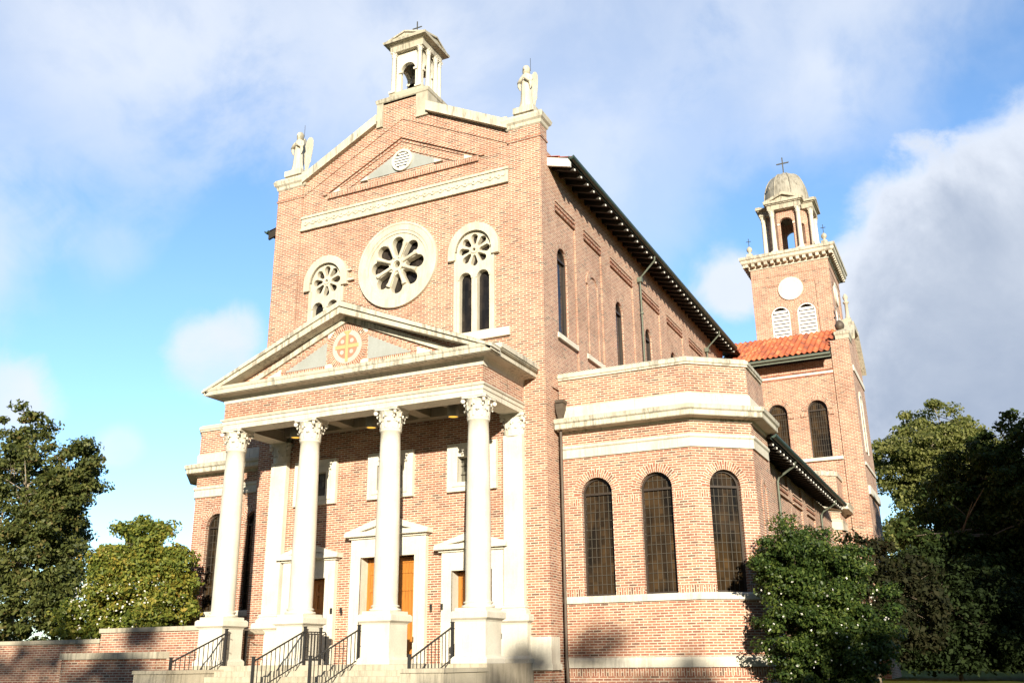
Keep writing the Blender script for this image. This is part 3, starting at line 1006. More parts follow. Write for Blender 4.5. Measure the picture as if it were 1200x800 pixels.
# ---- three doorways with pediments
def doorway(cx, hw, ztop, fw, zc, zap, chw, floor=1.63):
    m = MB()
    m.plate(UP, XU, rect(cx - hw - fw, cx + hw + fw, floor, zc), [rect(cx - hw, cx + hw, floor + .002, ztop)], t=.5, out=.10)
    m.plate(UP, XU, rect(cx - hw - .13, cx + hw + .13, floor, ztop + .13), [rect(cx - hw, cx + hw, floor + .002, ztop)], t=.06, out=.13)
    # cornice and pediment
    m.obox(UP, XU, zc, zc + .06, cx - chw + .10, cx + chw - .10, -.1, .16)
    m.obox(UP, XU, zc + .06, zc + .14, cx - chw, cx + chw, -.1, .28)
    b = zc + .14
    m.plate(UP, XU, [(cx - chw, b), (cx + chw, b), (cx + chw, b + .05), (cx, zap + .02), (cx - chw, b + .05)],
            [[(cx - chw * .62, b + .06), (cx + chw * .62, b + .06), (cx, zap - .20)]], t=.3, out=.26)
    m.plate(UP, XU, [(cx - chw * .8, b), (cx + chw * .8, b), (cx, zap - .08)], t=.2, out=.14)
    d = m.build('doorway', 'stone', C)
    for s in (-1, 1):
        a, e = sorted((cx + s * .004, cx + s * (hw - .005)))
        l = MB()
        l.obox(UP, XU, floor + .02, ztop - .01, a, e, -.36, -.31)
        for z in (floor + .14, floor + (ztop - floor) * .42, ztop - .42, ztop - .92, ztop - .12):
            l.obox(UP, XU, z - .05, z + .05, a + .06, e - .06, -.309, -.285)
        for q in (a + .05, e - .05):
            l.obox(UP, XU, floor + .03, ztop - .02, q - .05, q + .05, -.309, -.28)
        lo = l.build('door_leaf', 'door', d)
    h = MB()
    for s in (-1, 1):
        h.tube([(cx + s * .07, .28, floor + 1.0), (cx + s * .07, .22, floor + 1.02), (cx + s * .07, .22, floor + 1.22), (cx + s * .07, .28, floor + 1.24)], .012, 6)
    h.build('handle', 'iron', d)
    t = MB(); t.box(cx - hw, cx + hw, -.1, .45, floor, floor + .09)
    t.build('threshold', 'step', d)


doorway(0.03, .93, 4.60, .36, 5.14, 5.76, 1.44)
doorway(2.82, .64, 4.08, .33, 4.60, 5.10, 1.14)
doorway(-2.78, .64, 4.08, .33, 4.60, 5.10, 1.14)
for x in (1.55, 1.90, -1.5, -1.85):          # small dark fittings beside the doors
    ls = MB()
    ls.obox(UP, XU, 3.05, 3.20, x - .03, x + .03, .13, .17)
    ls.build('door_bell_plate', 'iron', C)

# ---- portico
FL = 1.62
CY = -2.18
pf = MB()
pf.box(-4.62, 4.62, -2.66, -.01, G0 - .2, FL)
pf.build('porch_floor', 'step', C)
st = MB()
NR = 6
rise = (FL - G0) / NR
for i in range(1, NR):
    st.box(-3.48, 3.48, -2.66 - .36 * i, -2.66 - .36 * (i - 1) - .001, G0 - .2, FL - rise * i)
st.build('front_steps', 'step', C)
for s in (-1, 1):
    ck = MB()
    x0, x1 = sorted((s * 3.50, s * 4.62))
    ck.box(x0, x1, -4.73, -2.662, G0 - .2, 1.44)
    ck.box(x0 - .03, x1 + .03, -4.77, -2.662, 1.44, 1.53)
    ck.build('cheek_wall', 'step', C)


def pedestal(m, cx, cy, w=.85, d=.85, z0=FL, z1=2.85):
    hw, hd = w / 2, d / 2
    P = [(cx - hw, cy - hd), (cx + hw, cy - hd), (cx + hw, cy + hd), (cx - hw, cy + hd)]
    m.box(cx - hw, cx + hw, cy - hd, cy + hd, z0, z1 - .04)
    m.profile(P, [(0, z0 + .002), (.07, z0 + .002), (.07, z0 + .11), (.03, z0 + .16), (0, z0 + .18)], closed=True)
    m.profile(P, [(0, z1 - .26), (.02, z1 - .22), (.05, z1 - .20), (.09, z1 - .17), (.09, z1 - .04), (.05, z1), (-hw + .01, z1)], closed=True)


def attic_base(m, c, r, z0, z1):
    h = z1 - z0
    m.box(c[0] - r * 1.32, c[0] + r * 1.32, c[1] - r * 1.32, c[1] + r * 1.32, z0, z0 + .30 * h)
    pr = []
    for k in range(7):
        t = PI * k / 6
        pr.append((r * 1.20 + .10 * r * math.sin(t), z0 + .30 * h + .28 * h * (1 - math.cos(t)) / 2))
    pr += [(r * 1.08, z0 + .60 * h), (r * 1.04, z0 + .68 * h), (r * 1.10, z0 + .74 * h)]
    for k in range(5):
        t = PI * k / 4
        pr.append((r * 1.10 + .06 * r * math.sin(t), z0 + .74 * h + .18 * h * (1 - math.cos(t)) / 2))
    pr += [(r * 1.03, z0 + .95 * h), (r, z1)]
    m.lathe(pr, c, 32)


COLX = (-4.125, -1.375, 1.375, 4.125)
for cx in COLX:
    c = (cx, CY)
    m = MB()
    prof = []
    for k in range(13):
        t = k / 12
        r = .325 - .052 * (max(0, t - .25) / .75) ** 1.5
        prof.append((r, 3.10 + (7.68 - 3.10) * t))
    prof += [(.30, 7.69), (.305, 7.72), (.30, 7.75), (.275, 7.76)]
    m.lathe(prof, c, 40)
    for zj in (4.55, 6.05):                                    # drum joints
        r = .325 - .052 * (max(0, (zj - 3.1) / 4.58 - .25) / .75) ** 1.5
        m.lathe([(r + .0015, zj), (r + .0015, zj + .008)], c, 40)
    col = m.build('column', 'stone', C)
    b = MB(); attic_base(b, c, .325, 2.85, 3.10); b.build('column_base', 'stone', col)
    b = MB(); capital(b, c, .285, 7.74, 8.34); b.build('capital', 'stone', col)
    b = MB(); pedestal(b, cx, CY); b.build('pedestal', 'stone', col)
for s in (-1, 1):
    cx = s * 4.14
    m = MB()
    m.box(cx - .30, cx + .30, -.16, 0.02, 3.06, 7.74)
    pil = m.build('pilaster', 'stone', C)
    b = MB(); pedestal(b, cx, -.01, .84, .46); b.build('pedestal', 'stone', pil)
    b = MB()
    b.profile([(cx - .30, .02), (cx - .30, -.16), (cx + .30, -.16), (cx + .30, .02)][::1], [(0, 2.85), (.11, 2.85), (.11, 2.93), (.06, 2.97), (.04, 3.0), (.07, 3.03), (.06, 3.07), (0, 3.09)])
    b.build('pilaster_base', 'stone', pil)
    b = MB(); capital(b, (cx, -.03), .29, 7.70, 8.34, 8, (1.0, .55)); b.build('capital', 'stone', pil)

EX, EY = 4.42, -2.49
U_path = [(-EX, -.02), (-EX, EY), (EX, EY), (EX, -.02)]
en = MB()
en.profile(U_path, [(-.60, 8.34), (0, 8.34), (0, 8.48), (.025, 8.485), (.025, 8.58), (.06, 8.60), (.08, 8.65), (-.02, 8.66), (-.60, 8.66)])
en.profile(U_path, [(-.02, 9.14), (.02, 9.14), (.03, 9.24), (.08, 9.33), (.11, 9.342), (-.02, 9.37)])
en.build('entablature', 'stone_joint', C)
eb = MB()
eb.profile(U_path, [(-.5, 8.655), (0, 8.655), (0, 9.145), (-.5, 9.145)])
eb.build('entablature_brick', 'brick', C)
pc = MB()
PCX, PCY = 4.86, -2.95
# soffit + fascia carried round three sides
pc.profile(U_path, [(-.3, 9.34), (.40, 9.345), (.41, 9.36), (.44, 9.362), (.44, 9.48), (.46, 9.50), (.48, 9.58), (.30, 9.62), (-.3, 9.64)])
SL = .432
zt = lambda x: 11.52 - SL * abs(x)
for s in (-1, 1):
    # raking cornice, front
    P = [(s * 4.90, zt(4.90) + .10), (s * 4.90, zt(4.9) - .02), (s * 4.50, 9.585), (s * 4.25, 9.60), (0, zt(0) - .30), (0, zt(0) + .02)]
    if s > 0: P = P[::-1]
    pc.plate((0, -2.93, 0), XU, P, t=.55, out=0)
    P = [(s * 4.94, zt(4.94) + .055), (0, zt(0) - .10), (0, zt(0) + .06), (s * 4.94, zt(4.94) + .13)]
    if s > 0: P = P[::-1]
    pc.plate((0, -2.93, 0), XU, P, t=.50, out=.06)
    P = [(s * 3.85, zt(3.85) - .37), (s * 3.7, zt(3.7) - .43), (0, zt(0) - .45), (0, zt(0) - .28), (s * 4.3, zt(4.3) - .28)]
    if s > 0: P = P[::-1]
    pc.plate((0, -2.93, 0), XU, P, t=.10, out=-.36)
    # side cornice top
    x0, x1 = sorted((s * 4.5, s * 4.93))
    pc.box(x0, x1, -2.36, 0.0, 9.60, 9.74)
pc.build('portico_cornice', 'weathered', C)
tp = MB()
tp.plate((0, EY, 0), XU, [(-4.2, 9.62), (4.2, 9.62), (0, zt(0) - .25)], t=.3, out=0)
tym = tp.build('tympanum', 'brick', C)
tp = MB()      # soldier courses round the two plaques and the roundel
for s in (-1, 1):
    a, b = sorted((s * .78, s * 2.6))
    tp.face([(a, EY - .006, 9.70), (b, EY - .006, 9.70), (b, EY - .006, 9.83), (a, EY - .006, 9.83)], [(0.004, 0), (0.004, b - a), (.19, b - a), (.19, 0)])
    p0, p1 = Vector((s * 2.26, EY - .006, 9.845)), Vector((s * .62, EY - .006, 10.635))
    d = Vector((0, 0, .13))
    q = [p0, p1, p1 + d, p0 + d] if s < 0 else [p1, p0, p0 + d, p1 + d]
    tp.face(q, [(0.004, 0), (0.004, 2.8), (.17, 2.8), (.17, 0)])
tp.build('soldier_course', 'brick', tym)
tp = MB()
tp.ring((0, EY, 0), XU, (0, 10.32), .60, .70, 0, 2 * PI, .02, .03, 40, True)
tp.ring((0, EY, 0), XU, (0, 10.32), .50, .60, 0, 2 * PI, .012, .03, 40, True)
tp.build('medallion_ring', 'brick', tym)
for s in (-1, 1):
    tp = MB()
    P = [(s * .72, 9.84), (s * 2.2, 9.84), (s * .72, 10.55)]
    if s < 0: P = P[::-1]
    tp.plate((0, EY, 0), XU, P, t=.03, out=.012)
    tp.build('plaque', 'panel', tym)
tp = MB()
for s in (-1, 1):
    P = [(s * 2.60, 9.84), (s * 3.25, 9.70), (s * 2.60, 9.70)]
    P = [(s * 2.36, 9.70), (s * 3.0, 9.70), (s * 2.36, 9.96)]
    if s < 0: P = P[::-1]
    tp = MB()
    tp.plate((0, EY, 0), XU, P, t=.03, out=.014)
    tp.build('end_stone', 'stone', tym)
for (x, z) in ((-.56, 10.76), (.56, 10.76), (-.62, 9.76), (.62, 9.76)):
    tp = MB()
    tp.obox((0, EY, 0), XU, z - .10, z + .10, x - .13, x + .13, -.02, .016)
    tp.build('corner_stone', 'stone', tym)
md = MB(); md.plate((0, EY, 0), XU, circ((0, 10.32), .505, 40), t=.05, out=.018)
md_o = md.build('medallion', 'marble', tym)
md = MB(); md.plate((0, EY, 0), XU, circ((0, 10.32), .36, 36), t=.02, out=.024)
md.build('medallion_ground', 'rust', tym)
md = MB()
md.obox((0, EY, 0), XU, 9.86, 10.80, -.045, .045, .01, .034)
md.obox((0, EY, 0), XU, 10.265, 10.375, -.40, -.056, .01, .034)
md.obox((0, EY, 0), XU, 10.265, 10.375, .056, .40, .01, .034)
for s in (-1, 1):
    md.plate((0, EY, 0), XU, [(s * .057, 10.70), (s * .14, 10.80), (s * .057, 10.80)][::s], t=.02, out=.033)
md.build('medallion_cross', 'gold', tym)
for sx in (-1, 1):
    for sz in (-1, 1):
        md = MB()
        md.plate((0, EY, 0), XU, circ((sx * .165, 10.32 + sz * .165), .065, 16), t=.02, out=.031)
        md.build('medallion_disc', 'marble', tym)
prf = MB()
for s in (-1, 1):
    q = [(0, -2.9, zt(0) + .09), (s * 4.92, -2.9, zt(4.92) + .15), (s * 4.92, .0, zt(4.92) + .15), (0, 0, zt(0) + .09)]
    prf.face(q if s > 0 else q[::-1])
    q2 = [(x, y, z - .05) for x, y, z in q]
    prf.face(q2[::-1] if s > 0 else q2)
prf.build('portico_roof', 'lichen', C)
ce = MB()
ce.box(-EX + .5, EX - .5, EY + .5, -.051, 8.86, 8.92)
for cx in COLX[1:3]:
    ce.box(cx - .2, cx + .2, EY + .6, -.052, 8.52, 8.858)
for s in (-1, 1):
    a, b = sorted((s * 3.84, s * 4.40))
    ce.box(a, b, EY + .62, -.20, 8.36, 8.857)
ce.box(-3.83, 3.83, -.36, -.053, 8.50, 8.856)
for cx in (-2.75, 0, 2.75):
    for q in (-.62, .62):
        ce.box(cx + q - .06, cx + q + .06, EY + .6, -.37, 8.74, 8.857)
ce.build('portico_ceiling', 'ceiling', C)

# stone blocks and plinth at the foot of the front piers
for s in (-1, 1):
    pl = MB()
    a, b = sorted((s * 4.56, s * 5.16))
    pl.box(a, b, -.05, .52, 1.50, 2.27)
    a, b = sorted((s * 4.56, s * 5.20))
    pl.box(a, b, -.08, .55, 1.44, 1.60)
    pl.build('pier_plinth', 'stone', C)


# ---- windows of the side pavilions, nave, aisle and transept
def lead_window(name, O, u, c, w, z0, zs, glass='glass', ring=True, grid=(6, 11), inset=.13, sill=None):
    m = MB()
    r = w / 2
    i = r - .055
    outer, inner = arch_pts(c, w, z0, zs, 18), arch_pts(c, w - .11, z0 + .055, zs, 18)
    m.plate(O, u, outer, [inner], t=.07, out=-inset)
    m.obox(O, u, zs - .03, zs + .03, c - r + .05, c + r - .05, -inset - .05, -inset + .012)
    o = m.build(name, 'bronze', C)
    p = MB(); p.plate(O, u, arch_pts(c, w - .02, z0, zs, 18), t=.02, out=-inset - .06)
    p.build('pane', glass, o)
    if grid:
        l = MB()
        nx, nz = grid
        dx = (w - .11) / nx
        for k in range(1, nx):
            x = -i + k * dx
            top = zs + math.sqrt(max(i * i - x * x, 0))
            l.obox(O, u, z0 + .06, top, c + x - .006, c + x + .006, -inset - .06, -inset - .045)
        dz = (zs - z0 - .06) / nz
        for k in range(1, nz + 2):
            z = z0 + .06 + k * dz
            h = i if z <= zs else math.sqrt(max(i * i - (z - zs) ** 2, 0))
            if h > .05:
                l.obox(O, u, z - .006, z + .006, c - h, c + h, -inset - .044, -inset - .034)
        l.build('leading', 'lead', o)
    if ring:
        b = MB(); b.ring(O, u, (c, zs), r + .005, r + .25, 0, PI, .006, .05, 30, True)
        b.build('brick_arch', 'brick', o)
        uu = Vector(u).normalized(); nn = uu.cross(Z3)
        for s in (-1, 1):
            b = MB()
            a0, a1 = sorted((c + s * (r + .05), c + s * (r + .33)))
            P = lambda a, z: Vector(O) + uu * a + Z3 * z + nn * .006
            b.face([P(a0, zs - .30), P(a1, zs - .30), P(a1, zs - .12), P(a0, zs - .12)], [(.004, 0), (.004, .28), (.20, .28), (.20, 0)])
            b.build('soldier_patch', 'brick', o)
    if sill:
        b = MB(); b.obox(O, u, z0 - .16, z0 - .002, c - r - sill, c + r + sill, -.12, .06)
        b.build('sill', 'stone', o)
    return o


PAV = [(5.13, .95), (8.96, .95), (10.37, 2.10), (10.37, 4.05)]


def pavilion(sgn):
    path = PAV if sgn > 0 else [(-9.75, 4.05), (-9.75, 2.30), (-8.62, .95), (-5.13, .95)]
    segs = [(Vector((*path[i], 0)), Vector((*path[i + 1], 0))) for i in range(3)]
    wall = MB()
    for i, (a, b) in enumerate(segs):
        L = (b - a).length
        u = (b - a).normalized()
        hs = []
        front = (i == 0 and sgn > 0) or (i == 2 and sgn < 0)
        if front:
            cs = (1.065, 2.78) if sgn > 0 else (L - .74, L - 2.43)
            hs = [arch_pts(c, .90, 3.31, 6.07, 18) for c in cs]
        elif i == 1:
            cs = (L / 2,)
            hs = [arch_pts(L / 2, .90, 3.31, 6.07, 18)]
        else:
            cs = ()
        wall.plate(a, u, rect(0, L, G0 - .2, 9.46), hs, t=.36, out=0)
        for c in cs:
            lead_window('pavilion_window', a, u, c, .90, 3.31, 6.07)
        if not front and i != 1:
            # narrow blind niche with its own brick arch
            cc = 1.0
            b2 = MB(); b2.ring(a, u, (cc, 6.1), .24, .36, 0, PI, .03, .06, 16, True)
            for s in (-1, 1):
                q0, q1 = sorted((cc + s * .24, cc + s * .36))
                b2.obox(a, u, 3.31, 6.1, q0, q1, -.05, .03)
            b2.build('blind_niche', 'brick', C)
    if sgn > 0:
        wall.box(5.13, 10.37, 4.05, 4.3, G0 - .2, 9.46)
    else:
        wall.box(-9.75, -5.13, 4.05, 4.3, G0 - .2, 9.46)
    wall.build('side_pavilion', 'brick', C)
    t = MB()
    t.profile(path, [(-.05, 1.48), (.06, 1.48), (.06, 1.66), (.03, 1.73), (-.05, 1.75)])
    t.build('stone_band', 'stone_joint', C)
    t = MB()
    t.profile(path, [(-.3, 3.13), (.06, 3.13), (.06, 3.26), (.03, 3.309), (-.3, 3.309)])
    t.build('sill_band', 'stone_joint', C)
    t = MB()
    t.profile(path, [(-.05, 7.12), (.05, 7.12), (.05, 7.36), (.09, 7.40), (.09, 7.47), (-.05, 7.49)])
    t.build('stone_band', 'stone_joint', C)
    t = MB()
    t.profile(path, [(-.05, 7.83), (.05, 7.83), (.08, 7.90), (.36, 7.92), (.38, 7.94), (.38, 8.06), (.43, 8.10), (.45, 8.20), (.40, 8.23), (.06, 8.32), (-.05, 8.32)])
    t.build('pavilion_cornice', 'weathered', C)
    t = MB()
    t.profile(path, [(-.05, 8.315), (.055, 8.322), (.055, 8.60), (.02, 8.64), (-.05, 8.64)])
    t.build('blocking_course', 'stone_joint', C)
    t = MB()
    t.profile(path, [(-.40, 9.45), (.05, 9.45), (.05, 9.50), (.08, 9.52), (.08, 9.62), (.0, 9.68), (-.40, 9.68)])
    t.build('parapet_coping', 'weathered', C)
    # soldier course above the sill
    t = MB()
    for a, b in segs[:2] if sgn > 0 else segs[1:]:
        L = (b - a).length; u = (b - a).normalized(); n = u.cross(Z3)
        P = lambda q, z: a + u * q + Z3 * z + n * .004
        rngs = [(.02, .60), (1.53, 2.32), (3.25, L)] if L > 3 else [(0, L / 2 - .47), (L / 2 + .47, L)]
        if sgn < 0 and L > 3: rngs = [(0, .56), (L - 1.95, L - 1.22), (L - .26, L)]
        for q0, q1 in rngs:
            t.face([P(q0, 3.311), P(q1, 3.311), P(q1, 3.49), P(q0, 3.49)], [(.004, 0), (.004, q1 - q0), (.20, q1 - q0), (.20, 0)])
        t.face([P(0, 1.27), P(L, 1.27), P(L, 1.45), P(0, 1.45)], [(.004, 0), (.004, L), (.20, L), (.20, 0)])
    t.build('soldier_course', 'brick', C)
    r = MB()
    s = sgn
    pts = [(s * 5.13, 1.2), (s * 8.4, 1.2), (s * 9.6, 2.5), (s * 9.6, 4.2), (s * 5.13, 4.2)]
    q = [(x, y, 9.0) for x, y in pts]
    r.face(q if s > 0 else q[::-1])
    r.build('pavilion_roof', 'lichen', C)


pavilion(1)
pavilion(-1)

# ---- nave: right wall in bays, plain left wall, roof with rafters
NX, NY0, NY1 = 5.12, .5, 22.57
bays = [(1.03, 2.69, 1.63, True), (3.42, 5.07, 4.25, False), (5.97, 8.43, 6.90, True), (9.43, 11.78, 10.25, True), (12.73, 15.1, 13.62, True), (16.09, 18.45, 17.0, True), (19.29, 21.7, 20.3, True)]
nw = MB()
nh = [arch_pts(c, .80, 11.02, 13.58, 18) for (_, _, c, o) in bays if o]
nw.plate((NX - .05, 0, 0), YU, rect(NY0, NY1, G0, 16.9), nh, t=.4)
edges = [NY0] + [e for b in bays for e in b[:2]] + [NY1]
for k in range(0, len(edges), 2):
    nw.obox((NX - .05, 0, 0), YU, 9.2, 15.48, edges[k], edges[k + 1], -.1, .055)
nw.obox((NX - .05, 0, 0), YU, 15.481, 16.9, NY0, NY1, -.1, .056)
nw.box(-NX, -NX + .4, NY0, NY1, G0, 16.9)
nw.build('nave_wall', 'brick', C)
for (a, b, c, o) in bays:
    pn = MB()
    for i in range(5):
        z = 15.10 + i * .075
        pn.obox((NX - .05, 0, 0), YU, z, z + .045, a + .03, b - .03, -.02, .05 if i % 2 else .075)
    pn.build('corbelled_brick_panel', 'brick', C)
for (a, b, c, o) in bays:
    if o:
        lead_window('nave_window', (NX - .05, 0, 0), YU, c, .80, 11.02, 13.58, 'glass_dark', True, None, .07)
    else:
        m = MB(); m.ring((NX - .05, 0, 0), YU, (c, 13.55), .40, .62, 0, PI, .045, .08, 20, True)
        for s in (-1, 1):
            q0, q1 = sorted((c + s * .40, c + s * .52))
            m.obox((NX - .05, 0, 0), YU, 11.02, 13.55, q0, q1, -.05, .04)
        m.build('blind_window', 'brick', C)
for (a, b, c, o) in bays:
    sl = MB()
    sl.obox((NX - .05, 0, 0), YU, 10.86, 11.018, a - .03, b - .1, -.1, .10)
    sl.build('nave_sill', 'stone', C)


def tile_sheet(O, along, up, W, H, pitch=.26, course=.38, r=.055):
    """corrugated clay-tile sheet: along = eave direction, up = up-slope direction"""
    O, along, up = Vector(O), Vector(along).normalized(), Vector(up).normalized()
    n = along.cross(up).normalized()
    if n.z < 0: n = -n
    m = MB()
    na = int(W / pitch)
    rows = []
    nc = max(1, int(H / course))
    for j in range(nc):
        for e, lift in ((0, .035), (1, .0)):
            row = []
            h = (j + e) * H / nc
            for i in range(na * 8 + 1):
                a = i / 8 * pitch
                ph = (i % 8) / 8
                zz = r * math.sin(PI * ph / .62) if ph < .62 else -.35 * r * math.sin(PI * (ph - .62) / .38)
                row.append(O + along * a + up * h + n * (zz + lift))
            rows.append(row)
    m.grid(rows)
    return m


ROOF_S = .30
zr = lambda x: 16.46 + ROOF_S * (5.92 - abs(x))
rf = MB()
for s in (-1, 1):
    q = [(s * 5.90, .52, zr(5.90) - .02), (s * 5.90, NY1 + 1, zr(5.90) - .02), (0, NY1 + 1, zr(0) - .02), (0, .52, zr(0) - .02)]
    rf.face(q if s > 0 else q[::-1])
    q = [(x, y, z - .08) for x, y, z in q]
    rf.face(q[::-1] if s > 0 else q)
roof = rf.build('nave_roof', 'rafter', C)
sl_ = math.hypot(1, ROOF_S)
t = tile_sheet((5.93, .50, zr(5.93) + .0), (0, 1, 0), (-1, 0, ROOF_S), NY1 + 1, 5.92 * sl_, .26, .42)
t.build('roof_tiles', 'tile', roof)
t = tile_sheet((-5.93, .50, zr(5.93) + .0), (0, 1, 0), (1, 0, ROOF_S), NY1 + 1, 5.92 * sl_, .26, .42)
t.build('roof_tiles', 'tile', roof)
for s in (-1, 1):
    b = MB()          # barge board at the front end of the eave, darker on the left
    P = [(s * 5.12, zr(5.12) - .30), (s * 5.90, zr(5.90) - .30), (s * 5.90, zr(5.90) - .02), (s * 5.12, zr(5.12) - .02)]
    if s < 0: P = P[::-1]
    b.plate((0, .51, 0), XU, P, t=.08)
    b.build('barge_board', 'white' if s > 0 else 'rafter', roof)
y = .95
k = 0
while y < 22.4:
    m = MB()
    a = [(5.05, y - .05), (5.86, y - .05), (5.86, y + .05), (5.05, y + .05)]
    top = [(x, yy, zr(x) - .09) for x, yy in a]
    bot = [(x, yy, zr(x) - .26) for x, yy in a]
    m.face(top); m.face(bot[::-1])
    for i in range(4):
        j = (i + 1) % 4
        m.face([bot[i], bot[j], top[j], top[i]])
    ro_ = m.build('rafter', 'rafter', roof)
    y += .55
tipm = MB()
y = .95
while y < 22.4:
    tipm.box(5.862, 5.89, y - .028, y + .028, zr(5.88) - .24, zr(5.88) - .18)
    y += .55
tipm.build('rafter_tips', 'white', roof)
for s in (-1, 1):
    gt = MB()
    rows = []
    for yy in (.45, NY1 - .6):
        rows.append([(s * (5.96 + .095 * math.cos(t_)), yy, 16.50 + .11 * math.sin(t_)) for t_ in [PI * k / 8 for k in range(8, 17)]] +
                    [(s * (5.96 + .08), yy, 16.51), (s * 5.96, yy, 16.45), (s * (5.96 - .08), yy, 16.51)])
    gt.grid(rows, True)
    gt.face(rows[0])
    fa = sorted((s * 5.888, s * 5.90))
    gt.box(*fa, .5, NY1 - .5, 16.35, 16.46)
    gt.build('gutter', 'gutter', roof)
for yp in (9.05, 18.9):
    m = MB()
    m.tube([(5.95, yp - .25, 16.36), (5.93, yp - .2, 16.22), (5.32, yp, 15.75), (5.24, yp, 15.55), (5.24, yp, 9.4)], .036, 8)
    m.box(5.15, 5.33, yp - .09, yp + .09, 15.5, 15.7)
    for zc in (14.2, 12.2, 10.4):
        m.lathe([(.075, zc), (.075, zc + .06)], (5.24, yp), 8)
    m.build('downpipe', 'copper', C)
m = MB()
m.box(5.15, 5.38, .62, .86, 8.55, 8.74)
m.face([(5.15, .62, 8.55), (5.38, .62, 8.55), (5.31, .68, 8.25), (5.2, .68, 8.25)])
m.face([(5.38, .62, 8.55), (5.38, .86, 8.55), (5.31, .8, 8.25), (5.31, .68, 8.25)])
m.tube([(5.25, .74, 8.56), (5.25, .74, 1.75), (5.32, .62, 1.45), (5.33, .60, .82)], .045, 8)
m.profile([(5.15, .62), (5.38, .62), (5.38, .86)], [(0, 8.70), (.04, 8.72), (.04, 8.80), (0, 8.80)])
m.build('corner_downpipe', 'darkpipe', C)

# ---- aisle behind the pavilion
AX, AY0, AY1 = 9.75, 4.3, 20.4
aw = MB()
ah = [arch_pts(c, .80, 3.4, 6.2, 18) for c in (8.45, 11.35, 14.6)]
aw.plate((AX, 0, 0), YU, rect(AY0, AY1, G0, 7.75), ah, t=.36)
for a, b in ((4.3, 8.2), (10.15, 11.0), (12.9, 13.8), (15.75, 20.4)):
    aw.obox((AX, 0, 0), YU, G0, 7.75, a, b, .001, .06) if a not in (10.15,) else aw.obox((AX, 0, 0), YU, 6.9, 7.75, a, b, .001, .06)
aw.build('aisle_wall', 'brick', C)
for a, b in ((8.3, 10.1), (11.05, 12.85), (13.9, 15.7)):
    m = MB()
    for i in range(5):
        z = 6.88 + i * .085
        m.obox((AX, 0, 0), YU, z, z + .05, a, b, -.02, .06 if i % 2 else .09)
    m.build('aisle_brick_panel', 'brick', C)
for c in (8.45, 11.35, 14.6):
    lead_window('aisle_window', (AX, 0, 0), YU, c, .80, 3.4, 6.2, 'glass_dark', True, None, .16)
zar = lambda x: 7.86 + .30 * (10.56 - x)
m = MB()
q = [(10.55, 4.0, zar(10.55)), (10.55, 19.0, zar(10.55)), (5.1, 19.0, zar(5.1)), (5.1, 4.0, zar(5.1))]
m.face(q); m.face([(x, y, z - .08) for x, y, z in q][::-1])
for yy in (4.0, 19.0):
    m.face([(10.55, yy, zar(10.55) - .08), (10.55, yy, zar(10.55)), (5.1, yy, zar(5.1)), (5.1, yy, zar(5.1) - .08)])
aroof = m.build('aisle_roof', 'rafter', C)
t = tile_sheet((10.57, 4.0, zar(10.57) + .03), (0, 1, 0), (-1, 0, .30), 15.0, 5.45 * sl_, .26, .42)
t.build('roof_tiles', 'tile', aroof)
y = 4.4
tipm = MB()
while y < 18.8:
    m = MB()
    a = [(9.7, y - .05), (10.50, y - .05), (10.50, y + .05), (9.7, y + .05)]
    top = [(x, yy, zar(x) - .09) for x, yy in a]; bot = [(x, yy, zar(x) - .26) for x, yy in a]
    m.face(top); m.face(bot[::-1])
    for i in range(4):
        j = (i + 1) % 4
        m.face([bot[i], bot[j], top[j], top[i]])
    m.build('rafter', 'rafter', aroof)
    tipm.box(10.502, 10.528, y - .028, y + .028, zar(10.52) - .24, zar(10.52) - .18)
    y += .55
tipm.build('rafter_tips', 'white', aroof)
m = MB()
rows = []
for yy in (4.0, 19.0):
    rows.append([(10.61 + .095 * math.cos(t_), yy, 7.90 + .11 * math.sin(t_)) for t_ in [PI * k / 8 for k in range(8, 17)]] + [(10.69, yy, 7.91), (10.61, yy, 7.85), (10.53, yy, 7.91)])
m.grid(rows, True); m.face(rows[0]); m.face(rows[1][::-1])
m.box(10.53, 10.545, 4.0, 19.0, 7.75, 7.86)
m.build('gutter', 'gutter', aroof)
for yp in (8.05, 17.0):
    m = MB()
    m.tube([(10.56, yp - .3, 7.75), (10.50, yp - .25, 7.62), (9.95, yp, 7.35), (9.88, yp, 7.2), (9.88, yp, 1.0)], .04, 8)
    m.build('downpipe', 'copper', C)

# ---- block at the far end of the aisle (same mouldings as the front pavilion)
blkp = [(5.2, 20.4), (9.6, 20.4), (10.15, 20.95), (10.15, 22.6)]
m = MB()
for a, b in zip(blkp[:-1], blkp[1:]):
    a, b = Vector((*a, 0)), Vector((*b, 0))
    m.plate(a, (b - a).normalized(), rect(0, (b - a).length, G0, 9.46), t=.3)
m.build('rear_pavilion', 'brick', C)
m = MB()
m.profile(blkp, [(-.05, 7.05), (.05, 7.05), (.05, 7.40), (.09, 7.49), (-.05, 7.50)])
m.profile(blkp, [(-.05, 7.83), (.05, 7.83), (.08, 7.90), (.38, 7.94), (.38, 8.06), (.45, 8.20), (.06, 8.32), (-.05, 8.32)])
m.profile(blkp, [(-.3, 9.45), (.06, 9.45), (.08, 9.62), (0, 9.68), (-.3, 9.68)])
m.build('rear_pavilion_band', 'weathered', C)

# ---- transept
TY, TX1, TD = 22.57, 11.28, 27.3
m = MB()
twin = [(7.57, .92), (9.46, .92)]
m.plate((0, TY, 0), XU, rect(5.0, 10.42, G0, 15.45), [arch_pts(c, w, 10.68, 13.02, 18) for c, w in twin], t=.4, out=-.06)
m.box(10.42, 10.78, TY, TY + .5, G0, 16.35)
